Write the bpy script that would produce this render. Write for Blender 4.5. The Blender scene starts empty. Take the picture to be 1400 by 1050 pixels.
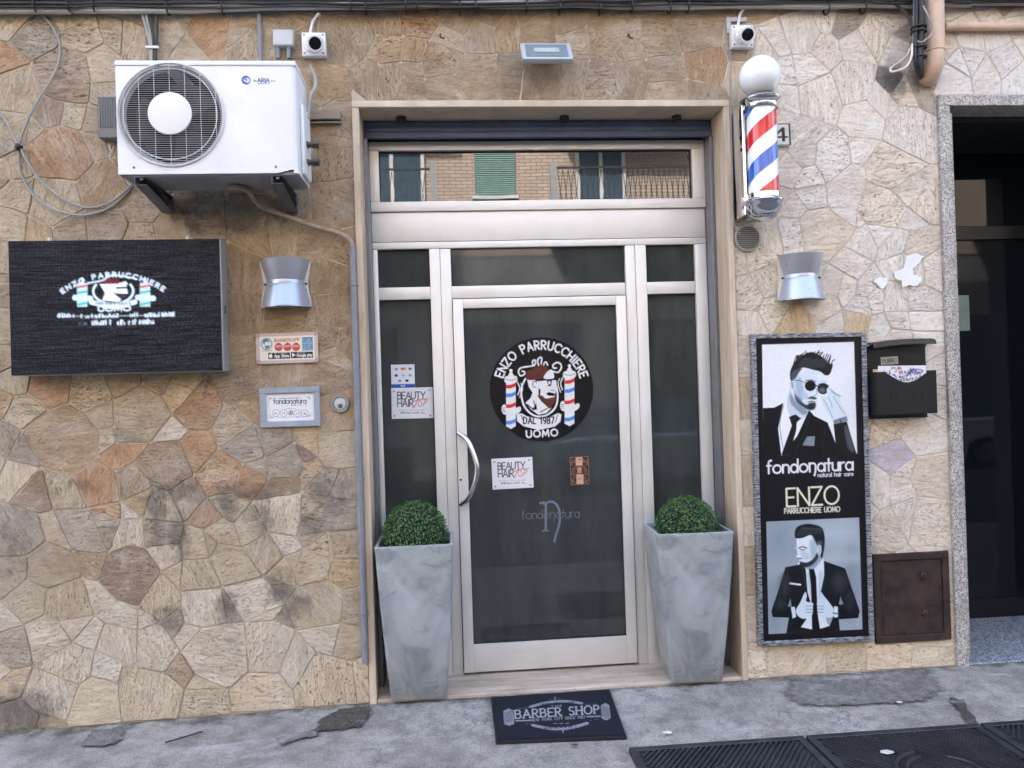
import bpy, bmesh, math, random
import numpy as np
from mathutils import Vector, Matrix, noise as mnoise
R = math.radians
random.seed(7)
SC = bpy.context.scene
COL = SC.collection

# ------------------------------------------------------------------ camera
FPX = 1060.0
YAW, PITCH, ROLL = R(4.554), R(0.283), R(-1.822)
FW = Vector((math.sin(YAW) * math.cos(PITCH), math.cos(YAW) * math.cos(PITCH), math.sin(PITCH)))
_rt = Vector((math.cos(YAW), -math.sin(YAW), 0)); _up = _rt.cross(FW)
RT = _rt * math.cos(ROLL) + _up * math.sin(ROLL)
UP = -_rt * math.sin(ROLL) + _up * math.cos(ROLL)
CAM = Vector((0, -4.05, 1.5987))
cd = bpy.data.cameras.new('camera'); cam = bpy.data.objects.new('camera', cd); COL.objects.link(cam)
cd.sensor_width = 36; cd.lens = 36 * FPX / 1400; cd.clip_end = 400; cd.clip_start = .05
cam.matrix_world = Matrix(((RT.x, UP.x, -FW.x, CAM.x), (RT.y, UP.y, -FW.y, CAM.y), (RT.z, UP.z, -FW.z, CAM.z), (0, 0, 0, 1)))
SC.camera = cam

# ------------------------------------------------------------------ sky, sun, exposure
SUN_EL, SUN_AZ = R(44), R(-24)          # azimuth measured from +Y (behind this building) towards +X
w = bpy.data.worlds.new('World'); SC.world = w; w.use_nodes = True
nt = w.node_tree; nt.nodes.clear()
sky = nt.nodes.new('ShaderNodeTexSky'); sky.sky_type = 'NISHITA'; sky.sun_disc = False
sky.sun_elevation = SUN_EL; sky.sun_rotation = SUN_AZ
sky.air_density = 1.0; sky.dust_density = 6.0; sky.ozone_density = .3
bg = nt.nodes.new('ShaderNodeBackground'); bg.inputs[1].default_value = .15
wo = nt.nodes.new('ShaderNodeOutputWorld')
nt.links.new(sky.outputs[0], bg.inputs[0]); nt.links.new(bg.outputs[0], wo.inputs[0])
sl = bpy.data.lights.new('sun', 'SUN'); sl.energy = 2.1; sl.angle = R(.5); sl.color = (1, .95, .88)
so = bpy.data.objects.new('sun', sl); COL.objects.link(so)
sdir = Vector((math.sin(SUN_AZ) * math.cos(SUN_EL), math.cos(SUN_AZ) * math.cos(SUN_EL), math.sin(SUN_EL)))
so.location = sdir * 30; so.rotation_euler = sdir.to_track_quat('Z', 'Y').to_euler()
SC.view_settings.view_transform = 'Standard'; SC.view_settings.look = 'None'
SC.view_settings.exposure = 3.4; SC.view_settings.gamma = 1
SC.render.engine = 'CYCLES'
SC.cycles.use_denoising = True
SC.cycles.max_bounces = 8; SC.cycles.diffuse_bounces = 5; SC.cycles.glossy_bounces = 4
SC.cycles.caustics_reflective = False; SC.cycles.caustics_refractive = False

# ------------------------------------------------------------------ pixel -> place
def ray(px, py): return RT * ((px - 700) / FPX) - UP * ((py - 525) / FPX) + FW
def at(px, py, y=0.0):
    d = ray(px, py); return CAM + d * ((y - CAM.y) / d.y)
def ground_z(x, y): return .018 * min(0, x + .45) + (.012 * y if y < 0 else 0)
def gnd(px, py, dz=0.0):
    d = ray(px, py); z = 0.0
    for _ in range(6):
        p = CAM + d * ((z + dz - CAM.z) / d.z); z = ground_z(p.x, p.y)
    return p
def rect(c4, y):
    """upright-ish rectangle on the plane y that best fits four picture corners TL TR BR BL"""
    P = [at(px, py, y) for px, py in c4]
    c = sum(P, Vector()) / 4
    wv = ((P[1] - P[0]) + (P[2] - P[3])) / 2; hv = ((P[0] - P[3]) + (P[1] - P[2])) / 2
    ang = (math.atan2(wv.z, wv.x) + math.atan2(-hv.x, hv.z)) / 2
    return c, wv.length, hv.length, ang
def homog(q, W, H):
    A = []; b = []
    for (x, y), (u, v) in zip(q, [(0, 0), (W, 0), (W, H), (0, H)]):
        A += [[x, y, 1, 0, 0, 0, -u * x, -u * y], [0, 0, 0, x, y, 1, -v * x, -v * y]]; b += [u, v]
    h = np.linalg.solve(np.array(A, float), np.array(b, float))
    def f(x, y):
        d = h[6] * x + h[7] * y + 1
        return ((h[0] * x + h[1] * y + h[2]) / d, (h[3] * x + h[4] * y + h[5]) / d)
    return f

# ------------------------------------------------------------------ materials
def lin(c):
    return tuple((v / 255 / 12.92) if v / 255 <= .04045 else ((v / 255 + .055) / 1.055) ** 2.4 for v in c)
MATS = {}
class NT:
    def __init__(s, name):
        s.m = bpy.data.materials.new(name); s.m.use_nodes = True; s.t = s.m.node_tree
        s.b = s.t.nodes['Principled BSDF']; s.x = None
    def n(s, typ, **k):
        nd = s.t.nodes.new('ShaderNode' + typ)
        for a, v in k.items(): setattr(nd, a, v)
        return nd
    def l(s, a, b): s.t.links.new(a, b)
    def val(s, sock, v):
        if hasattr(v, 'is_linked'): s.l(v, sock)
        else: sock.default_value = v
    def math(s, op, a, b=0.0, c=0.0, clamp=False):
        nd = s.n('Math', operation=op, use_clamp=clamp)
        s.val(nd.inputs[0], a); s.val(nd.inputs[1], b)
        if len(nd.inputs) > 2: s.val(nd.inputs[2], c)
        return nd.outputs[0]
    def mix(s, f, a, b, mode='MIX'):
        nd = s.n('MixRGB', blend_type=mode)
        s.val(nd.inputs[0], f)
        for i, v in ((1, a), (2, b)):
            if hasattr(v, 'is_linked'): s.l(v, nd.inputs[i])
            else: nd.inputs[i].default_value = (*v[:3], 1)
        return nd.outputs[0]
    def pos(s):
        return s.n('NewGeometry').outputs['Position']
    def objc(s): return s.n('TexCoord').outputs['Object']
    def mapping(s, vec, scale=(1, 1, 1), loc=(0, 0, 0)):
        nd = s.n('Mapping'); s.l(vec, nd.inputs[0]); nd.inputs['Scale'].default_value = scale
        if hasattr(loc, 'is_linked'): s.l(loc, nd.inputs['Location'])
        else: nd.inputs['Location'].default_value = loc
        return nd.outputs[0]
    def noise(s, vec, scale, detail=4, rough=.55, dist=0):
        nd = s.n('TexNoise'); s.l(vec, nd.inputs['Vector']); nd.inputs['Scale'].default_value = scale
        nd.inputs['Detail'].default_value = detail; nd.inputs['Roughness'].default_value = rough; nd.inputs['Distortion'].default_value = dist
        return nd.outputs['Fac']
    def ramp(s, fac, a, b, ca=0.0, cb=1.0):
        nd = s.n('MapRange', clamp=True); s.l(fac, nd.inputs[0])
        for i, v in enumerate((a, b, ca, cb)): nd.inputs[i + 1].default_value = v
        return nd.outputs[0]
    def bump(s, h, strength=.3, dist=.01, normal=None):
        nd = s.n('Bump'); nd.inputs['Strength'].default_value = strength; nd.inputs['Distance'].default_value = dist
        s.l(h, nd.inputs['Height'])
        if normal: s.l(normal, nd.inputs['Normal'])
        s.l(nd.outputs[0], s.b.inputs['Normal']); return nd.outputs[0]
    def col(s, v):
        if hasattr(v, 'is_linked'): s.l(v, s.b.inputs['Base Color'])
        else: s.b.inputs['Base Color'].default_value = (*v[:3], 1)

def mat(name, rgb, rough=.5, metal=0, var=.12, vs=6, bump=0, bs=120, spec=.5, grime=0, coat=0, stretch=(1, 1, 1)):
    """a plain painted/metal/plastic surface: base colour with cloudy variation, fine relief and some grime"""
    if name in MATS: return MATS[name]
    t = NT(name); c = lin(rgb)
    p = t.mapping(t.pos(), stretch)
    f = t.noise(p, vs, 5)
    cc = t.mix(t.ramp(f, .3, .7), [v * (1 - var) for v in c], [min(1, v * (1 + var)) for v in c])
    if grime:
        g = t.ramp(t.noise(p, vs * 2.3, 6, .65), .52, .75, 0, grime)
        cc = t.mix(g, cc, [v * .35 for v in c])
    t.col(cc); t.b.inputs['Metallic'].default_value = metal
    r = t.ramp(t.noise(p, vs * 3, 4), .3, .7, rough * .85, min(1, rough * 1.15)); t.l(r, t.b.inputs['Roughness'])
    t.b.inputs['Specular IOR Level'].default_value = spec; t.b.inputs['Coat Weight'].default_value = coat
    if bump: t.bump(t.noise(p, bs, 3), bump, .002)
    MATS[name] = t.m; return t.m

def grime_shade_nodes(t, stains_shade):
    """large soiling and painted shade on the facade: soft cloudy dirt plus spots of stain and shade (x, z, rx, rz, strength)"""
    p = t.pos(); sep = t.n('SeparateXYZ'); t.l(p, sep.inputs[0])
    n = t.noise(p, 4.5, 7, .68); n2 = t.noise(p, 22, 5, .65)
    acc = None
    for (x, z, rx, rz, k) in stains_shade:
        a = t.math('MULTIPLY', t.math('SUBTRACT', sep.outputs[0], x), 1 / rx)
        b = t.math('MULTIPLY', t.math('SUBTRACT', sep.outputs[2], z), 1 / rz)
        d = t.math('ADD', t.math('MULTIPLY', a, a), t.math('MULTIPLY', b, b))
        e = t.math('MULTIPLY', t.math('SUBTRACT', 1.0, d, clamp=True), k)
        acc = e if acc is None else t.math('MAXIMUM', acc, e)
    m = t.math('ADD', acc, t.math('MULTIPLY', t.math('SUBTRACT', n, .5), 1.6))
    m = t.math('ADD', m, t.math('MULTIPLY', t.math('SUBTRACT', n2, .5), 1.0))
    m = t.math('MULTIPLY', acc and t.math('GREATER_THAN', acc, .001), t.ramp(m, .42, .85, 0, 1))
    return m, n, n2, sep
def wall_spot(px, py, rx, rz, k):
    p = at(px, py, 0); return (p.x, p.z, rx / 262, rz / 262, k)
STAINS_SHADE = [wall_spot(*s) for s in ((285, 672, 150, 26, .75), (215, 690, 22, 75, .85), (246, 735, 24, 66, .85), (312, 700, 22, 42, .8), (352, 712, 32, 30, .75),
          (375, 800, 34, 44, .85), (400, 828, 40, 34, .7), (455, 680, 46, 66, .75), (425, 715, 40, 28, .75), (20, 735, 40, 110, .55), (235, 845, 40, 34, .7),
          (28, 975, 72, 56, .8), (310, 835, 24, 46, .7), (325, 880, 20, 50, .5), (80, 665, 90, 20, .6), (480, 770, 26, 40, .6), (280, 525, 14, 36, .7),
          (1222, 108, 26, 44, .95), (1265, 105, 40, 30, .9), (1262, 245, 12, 130, .5), (320, 288, 140, 52, .95))]  # last spot: drip dirt plus the air conditioner's shade, painted into the wall colour
def stone_mat(many=False):
    t = NT('travertine_slab_rest' if many else 'travertine_slabs')
    oi = t.n('ObjectInfo')
    if many: at_ = t.n('VertexColor', layer_name='tone'); OC, OR = at_.outputs['Color'], at_.outputs['Alpha']
    else: OC, OR = oi.outputs['Color'], oi.outputs['Random']
    rnd = t.n('CombineXYZ')
    for i, k in enumerate((91, 57, 33)): t.l(t.math('MULTIPLY', OR, k), rnd.inputs[i])
    oc = t.objc(); pw = t.pos()
    r2 = t.math('FRACT', t.math('MULTIPLY', OR, 17.37)); r3 = t.math('FRACT', t.math('MULTIPLY', OR, 41.93))
    vs_ = t.n('VectorMath', operation='SCALE'); t.l(oc, vs_.inputs[0]); t.l(t.ramp(r2, 0, 1, .55, 1.35), vs_.inputs['Scale'])
    m1 = t.mapping(vs_.outputs[0], (1, 1, 1), rnd.outputs[0])
    amp = t.ramp(r3, .1, .9, .15, 1.0)
    str_ = t.noise(t.mapping(m1, (8, 8, 46)), 1.0, 6, .66, .7)
    lines = t.noise(t.mapping(m1, (12, 12, 105)), 1.0, 5, .66, .8)
    blot = t.noise(t.mapping(m1, (7, 7, 11)), 1.0, 6, .65, .4)
    fine = t.noise(t.mapping(m1, (70, 70, 170)), 1.0, 5, .75)
    pits = t.math('MAXIMUM', t.ramp(t.noise(t.mapping(m1, (44, 44, 88)), 1.0, 5, .65), .60, .67), t.math('MULTIPLY', t.ramp(t.noise(t.mapping(m1, (80, 80, 190)), 1.0, 3, .6), .58, .66), .7))
    base = OC
    mul = lambda c, k: t.mix(1, c, k, 'MULTIPLY')
    c = t.mix(t.ramp(str_, .3, .7), mul(base, (.80, .765, .715)), mul(base, (1.2, 1.2, 1.2)))
    c = t.mix(t.ramp(blot, .5, .7, 0, .6), c, mul(base, (.76, .69, .60)))
    c = t.mix(t.ramp(blot, .46, .30, 0, .55), c, lin((200, 190, 171)))
    c = t.mix(t.math('MULTIPLY', amp, t.ramp(lines, .55, .66, 0, .6)), c, mul(base, (.52, .46, .40)))
    c = t.mix(t.ramp(fine, .38, .75, 0, .5), c, mul(base, (.64, .59, .53)))
    g, n, n2, sep = grime_shade_nodes(t, STAINS_SHADE)
    dirty = t.math('MULTIPLY', t.ramp(sep.outputs[0], 1.35, 1.7, 1, .22), t.ramp(sep.outputs[2], .3, .95, .35, 1))
    wash = t.math('MULTIPLY', dirty, t.ramp(t.noise(pw, 2.6, 8, .72, .3), .50, .66, 0, .62))
    c = t.mix(wash, c, t.mix(n2, lin((142, 127, 106)), lin((188, 172, 147))))
    c = t.mix(t.math('MULTIPLY', t.math('MULTIPLY', pits, .8), amp), c, (.06, .045, .033))
    c = t.mix(t.math('MULTIPLY', dirty, t.ramp(n, .45, .68, .08, .72)), c, mul(c, (.60, .55, .49)))
    c = t.mix(1, t.mix(t.ramp(sep.outputs[0], 1.35, 1.7), mul(c, (1.21, 1.25, 1.36)), mul(c, (1.24, 1.27, 1.42))), (.84, .81, .755), 'DARKEN')
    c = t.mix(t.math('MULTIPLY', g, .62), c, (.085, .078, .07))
    t.col(c); t.b.inputs['Roughness'].default_value = .85; t.b.inputs['Specular IOR Level'].default_value = .22
    h = t.math('SUBTRACT', t.math('ADD', t.math('ADD', t.math('MULTIPLY', str_, .5), t.math('MULTIPLY', blot, .8)), t.math('MULTIPLY', fine, .6)), t.math('ADD', t.math('MULTIPLY', pits, .9), t.math('MULTIPLY', t.ramp(lines, .54, .66), .4)))
    t.bump(h, .75, .008)
    return t.m
def mortar_mat():
    t = NT('wall_mortar'); p = t.pos()
    g, n, n2, sep = grime_shade_nodes(t, STAINS_SHADE)
    c = t.mix(t.ramp(n, .3, .7), lin((172, 158, 138)), lin((202, 188, 166)))
    c = t.mix(t.ramp(n2, .5, .8, 0, .45), c, lin((112, 100, 84)))
    c = t.mix(t.ramp(sep.outputs[0], 1.35, 1.7, 0, .75), c, lin((200, 191, 175)))
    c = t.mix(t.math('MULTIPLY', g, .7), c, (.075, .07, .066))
    t.col(c); t.b.inputs['Roughness'].default_value = .95; t.b.inputs['Specular IOR Level'].default_value = .15
    t.bump(t.math('ADD', t.noise(p, 160, 4), t.noise(p, 30, 4)), .6, .006)
    return t.m

# ------------------------------------------------------------------ mesh helpers
def new(): return bmesh.new()
def box(bm, a, b, bev=0, seg=1):
    a = Vector(a); b = Vector(b); c = (a + b) / 2; s = b - a
    return obox(bm, Matrix.Translation(c), s, bev, seg)
def obox(bm, M, s, bev=0, seg=1):
    r = bmesh.ops.create_cube(bm, size=1, matrix=M @ Matrix.Diagonal((abs(s[0]), abs(s[1]), abs(s[2]), 1)))
    if bev:
        es = list({e for v in r['verts'] for e in v.link_edges})
        bmesh.ops.bevel(bm, geom=es, offset=bev, segments=seg, affect='EDGES', profile=.6)
    return r
def ring_faces(bm, rings, close=True, cap0=False, cap1=False):
    for A, B in zip(rings, rings[1:]):
        n = len(A)
        for i in range(n if close else n - 1):
            j = (i + 1) % n
            try: bm.faces.new((A[i], A[j], B[j], B[i]))
            except ValueError: pass
    if cap0: bm.faces.new(list(reversed(rings[0])))
    if cap1: bm.faces.new(rings[-1])
def cyl(bm, p0, p1, r0, r1=None, seg=20, caps=True):
    p0 = Vector(p0); p1 = Vector(p1); r1 = r0 if r1 is None else r1
    q = (p1 - p0).to_track_quat('Z', 'Y'); rings = []
    for p, r in ((p0, r0), (p1, r1)):
        rings.append([bm.verts.new(p + q @ Vector((math.cos(2 * math.pi * i / seg) * r, math.sin(2 * math.pi * i / seg) * r, 0))) for i in range(seg)])
    ring_faces(bm, rings, True, caps, caps)
def lathe(bm, prof, c, axis=Vector((0, 0, 1)), seg=32, caps=False):
    q = Vector(axis).to_track_quat('Z', 'Y'); c = Vector(c); rings = []
    for r, h in prof:
        rings.append([bm.verts.new(c + q @ Vector((math.cos(2 * math.pi * i / seg) * max(r, 1e-4), math.sin(2 * math.pi * i / seg) * max(r, 1e-4), h))) for i in range(seg)])
    ring_faces(bm, rings, True, True, True)
def smooth_path(pts, k=6):
    P = [Vector(p) for p in pts]
    if len(P) < 3: return P
    Q = [2 * P[0] - P[1]] + P + [2 * P[-1] - P[-2]]; out = []
    for i in range(1, len(Q) - 2):
        a, b, c, d = Q[i - 1:i + 3]
        for j in range(k):
            t = j / k
            out.append(.5 * ((2 * b) + (c - a) * t + (2 * a - 5 * b + 4 * c - d) * t * t + (-a + 3 * b - 3 * c + d) * t ** 3))
    out.append(P[-1]); return out
def tube(bm, pts, r, seg=8, k=6, caps=True, corr=0):
    P = smooth_path(pts, k); rings = []; prev = None
    for i, p in enumerate(P):
        d = (P[min(i + 1, len(P) - 1)] - P[max(i - 1, 0)]).normalized()
        if prev is None:
            a = d.orthogonal().normalized()
        else:
            a = (prev - d * prev.dot(d)).normalized()
        prev = a; b = d.cross(a); rr = r * (1 + (corr if i % 2 else 0))
        rings.append([bm.verts.new(p + (a * math.cos(2 * math.pi * j / seg) + b * math.sin(2 * math.pi * j / seg)) * rr) for j in range(seg)])
    ring_faces(bm, rings, True, caps, caps)
def prism(bm, poly, y0, y1):
    """poly: (x, z) outline, counter-clockwise seen from -y; from y0 (front) to y1 (back)"""
    A = [bm.verts.new((x, y0, z)) for x, z in poly]; B = [bm.verts.new((x, y1, z)) for x, z in poly]
    ring_faces(bm, [A, B]); bm.faces.new(list(reversed(A))); bm.faces.new(B)
def torus(bm, c, R_, r, axis=(0, 1, 0), seg=48, s2=8):
    q = Vector(axis).to_track_quat('Z', 'Y'); rings = []
    for i in range(seg):
        a = 2 * math.pi * i / seg
        rings.append([bm.verts.new(Vector(c) + q @ Vector(((R_ + r * math.cos(b)) * math.cos(a), (R_ + r * math.cos(b)) * math.sin(a), r * math.sin(b)))) for b in [2 * math.pi * j / s2 for j in range(s2)]])
    ring_faces(bm, rings + [rings[0]])
def uv_sphere(bm, c, r, u=24, v=14, sc=(1, 1, 1)):
    bmesh.ops.create_uvsphere(bm, u_segments=u, v_segments=v, radius=r, matrix=Matrix.Translation(Vector(c)) @ Matrix.Diagonal((*sc, 1)))

def done(bm, name, m, parent=None, smooth=True, ang=38, recalc=True):
    if recalc: bmesh.ops.recalc_face_normals(bm, faces=bm.faces[:])
    me = bpy.data.meshes.new(name)
    if smooth:
        for f in bm.faces: f.smooth = True
    bm.to_mesh(me); bm.free()
    if smooth: me.set_sharp_from_angle(angle=R(ang))
    return place(name, me, m, parent)
def place(name, me, m, parent=None):
    for mm in (m if isinstance(m, (list, tuple)) else [m]): me.materials.append(mm)
    o = bpy.data.objects.new(name, me); COL.objects.link(o)
    if parent: attach(o, parent)
    return o
def world_loc(p):
    v = Vector((0, 0, 0))
    while p: v += p.location + (p.matrix_parent_inverse.translation if p.parent else Vector()); p = p.parent
    return v
def attach(o, parent):
    o.parent = parent; o.matrix_parent_inverse = Matrix.Translation(-world_loc(parent))
def tag(o, label, cat, group=None):
    o['label'] = label; o['category'] = cat
    if group: o['group'] = group
    return o
def thing(name, loc, label, cat, group=None):
    e = bpy.data.objects.new(name, None); e.empty_display_size = .1; e.location = loc; COL.objects.link(e)
    return tag(e, label, cat, group)
def structure(o): o['kind'] = 'structure'; return o

# ------------------------------------------------------------------ printed surfaces: drawings made of strokes and shapes
def cr2(pts, closed=True, k=5):
    P = [Vector((p[0], p[1], 0)) for p in pts]
    if closed:
        n = len(P); out = []
        for i in range(n):
            a, b, c, d = P[i - 1], P[i], P[(i + 1) % n], P[(i + 2) % n]
            for j in range(k):
                t = j / k
                v = .5 * ((2 * b) + (c - a) * t + (2 * a - 5 * b + 4 * c - d) * t * t + (-a + 3 * b - 3 * c + d) * t ** 3); out.append((v.x, v.y))
        return out
    return [(v.x, v.y) for v in smooth_path(P, k)]
class Canvas:
    def __init__(s, W, H, bg, quad=None, alpha=1.0):
        s.W, s.H = W, H; s.px = np.zeros((H, W, 4)); s.px[..., :3] = lin(bg); s.px[..., 3] = alpha
        s.map = homog(quad, W - 1, H - 1) if quad else (lambda x, y: (x, y))
        s.yy, s.xx = np.mgrid[0:H, 0:W].astype(float); s.sc = 1.0; s.mask = None
        if quad: s.sc = (W - 1) / (math.dist(quad[0], quad[1]) * .5 + math.dist(quad[3], quad[2]) * .5)
    def _put(s, sl, a, col):
        a = np.clip(a, 0, 1)[..., None]; c = np.array(lin(col))
        if s.mask is not None: a = a * s.mask[sl][..., None]
        s.px[sl][..., :3] = s.px[sl][..., :3] * (1 - a) + c * a
        s.px[sl][..., 3:] = np.maximum(s.px[sl][..., 3:], a)
    def _win(s, pts, m):
        x = [p[0] for p in pts]; y = [p[1] for p in pts]
        return (slice(max(0, int(min(y) - m)), max(0, min(s.H, int(max(y) + m + 2)))), slice(max(0, int(min(x) - m)), max(0, min(s.W, int(max(x) + m + 2)))))
    def _dist(s, sl, pts, closed):
        X, Y = s.xx[sl], s.yy[sl]; D = np.full(X.shape, 1e9); ins = np.zeros(X.shape, bool); n = len(pts)
        for i in range(n if closed else n - 1):
            (ax, ay), (bx, by) = pts[i], pts[(i + 1) % n]; dx, dy = bx - ax, by - ay; L = dx * dx + dy * dy or 1e-9
            t = np.clip(((X - ax) * dx + (Y - ay) * dy) / L, 0, 1)
            D = np.minimum(D, (X - ax - t * dx) ** 2 + (Y - ay - t * dy) ** 2)
            if closed and ay != by:
                ins ^= ((ay > Y) != (by > Y)) & (X < dx * (Y - ay) / (by - ay) + ax)
        D = np.sqrt(D); return np.where(ins, -D, D) if closed else D
    def clip(s, pts=None):
        s.mask = None
        if pts: s.mask = np.clip(.5 - s._dist((slice(0, s.H), slice(0, s.W)), [s.map(*p) for p in pts], True), 0, 1)
    def poly(s, pts, col, soft=0, smooth=False, op=1.0):
        P = cr2(pts) if smooth else pts
        P = [s.map(*p) for p in P]; sl = s._win(P, soft + 2)
        if s.xx[sl].size: s._put(sl, op * (.5 - s._dist(sl, P, True) / (1 + soft)), col)
    def line(s, pts, wd, col, smooth=False, op=1.0, soft=0):
        P = cr2(pts, False) if smooth else pts
        P = [s.map(*p) for p in P]; wd = wd * s.sc; sl = s._win(P, wd + 2)
        if s.xx[sl].size: s._put(sl, op * min(1, wd) * (.5 + (max(wd, 1) / 2 - s._dist(sl, P, False)) / (1 + soft)), col)
    def ell(s, cx, cy, rx, ry, col, soft=0, op=1.0, rot=0):
        s.poly([(cx + rx * math.cos(a) * math.cos(rot) - ry * math.sin(a) * math.sin(rot), cy + rx * math.cos(a) * math.sin(rot) + ry * math.sin(a) * math.cos(rot)) for a in [2 * math.pi * i / 28 for i in range(28)]], col, soft, op=op)
    def oval(s, cx, cy, rx, ry, wd, col, a0=0, a1=360):
        n = 30; s.line([(cx + rx * math.cos(R(a0 + (a1 - a0) * i / n)), cy + ry * math.sin(R(a0 + (a1 - a0) * i / n))) for i in range(n + 1)], wd, col)
    def box(s, x0, y0, x1, y1, col, op=1.0): s.poly([(x0, y0), (x1, y0), (x1, y1), (x0, y1)], col, op=op)
    def text(s, txt, p0, p1, h, wd, col, serif=False, slant=0.0, arc=None, gap=.22, condense=None):
        """lettering along the line p0-p1 (fitted to its length) or along arc=(cx, cy, r, a0, a1) in degrees, letters pointing outwards"""
        ws = [GLYPH[c][0] if c in GLYPH else .4 for c in txt]; tot = sum(ws) + gap * (len(txt) - 1)
        if arc:
            cx, cy, r, a0, a1 = arc; L = abs(R(a1 - a0)) * abs(r)
        else:
            L = math.dist(p0, p1)
        k = L / tot; x = 0
        for c, wg in zip(txt, ws):
            for st in (GLYPH[c][1] if c in GLYPH else []):
                Q = []
                pts = list(st)
                for gx, gy in pts:
                    u = (x + gx) * k + slant * gy * h; v = gy * h
                    if arc:
                        a = R(a0) + (R(a1) - R(a0)) * u / L; rr = r + v
                        Q.append((cx + rr * math.cos(a), cy - rr * math.sin(a)))
                    else:
                        dx, dy = (p1[0] - p0[0]) / L, (p1[1] - p0[1]) / L
                        Q.append((p0[0] + dx * u + dy * v, p0[1] + dy * u - dx * v))
                s.line(Q, wd, col)
                if serif:
                    for e, gg in ((Q[0], pts[0]), (Q[-1], pts[-1])):
                        if gg[1] in (0, 1) and not arc:
                            s.line([(e[0] - dx * h * .13, e[1] - dy * h * .13), (e[0] + dx * h * .13, e[1] + dy * h * .13)], wd * .7, col)
            x += wg + gap
    def smear(s, p0, p1, h, wd, col, n=14, op=1.0):
        """a run of lettering too small to read: short uneven strokes"""
        rnd = random.Random(int(p0[0] * 7 + p0[1] * 13))
        for i in range(n):
            if rnd.random() < .12: continue
            t = (i + .5) / n; x = p0[0] + (p1[0] - p0[0]) * t; y = p0[1] + (p1[1] - p0[1]) * t; e = abs(p1[0] - p0[0]) / n
            pts = [(x + rnd.uniform(-.35, .35) * e, y - rnd.uniform(0, 1) * h) for _ in range(4)]
            s.line([pts[0], (pts[0][0], y), pts[1], pts[2]], wd, col, op=op)
def arcp(cx, cy, rx, ry, a0, a1, n=9):
    return [(cx + rx * math.cos(R(a0 + (a1 - a0) * i / n)), cy + ry * math.sin(R(a0 + (a1 - a0) * i / n))) for i in range(n + 1)]
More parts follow.
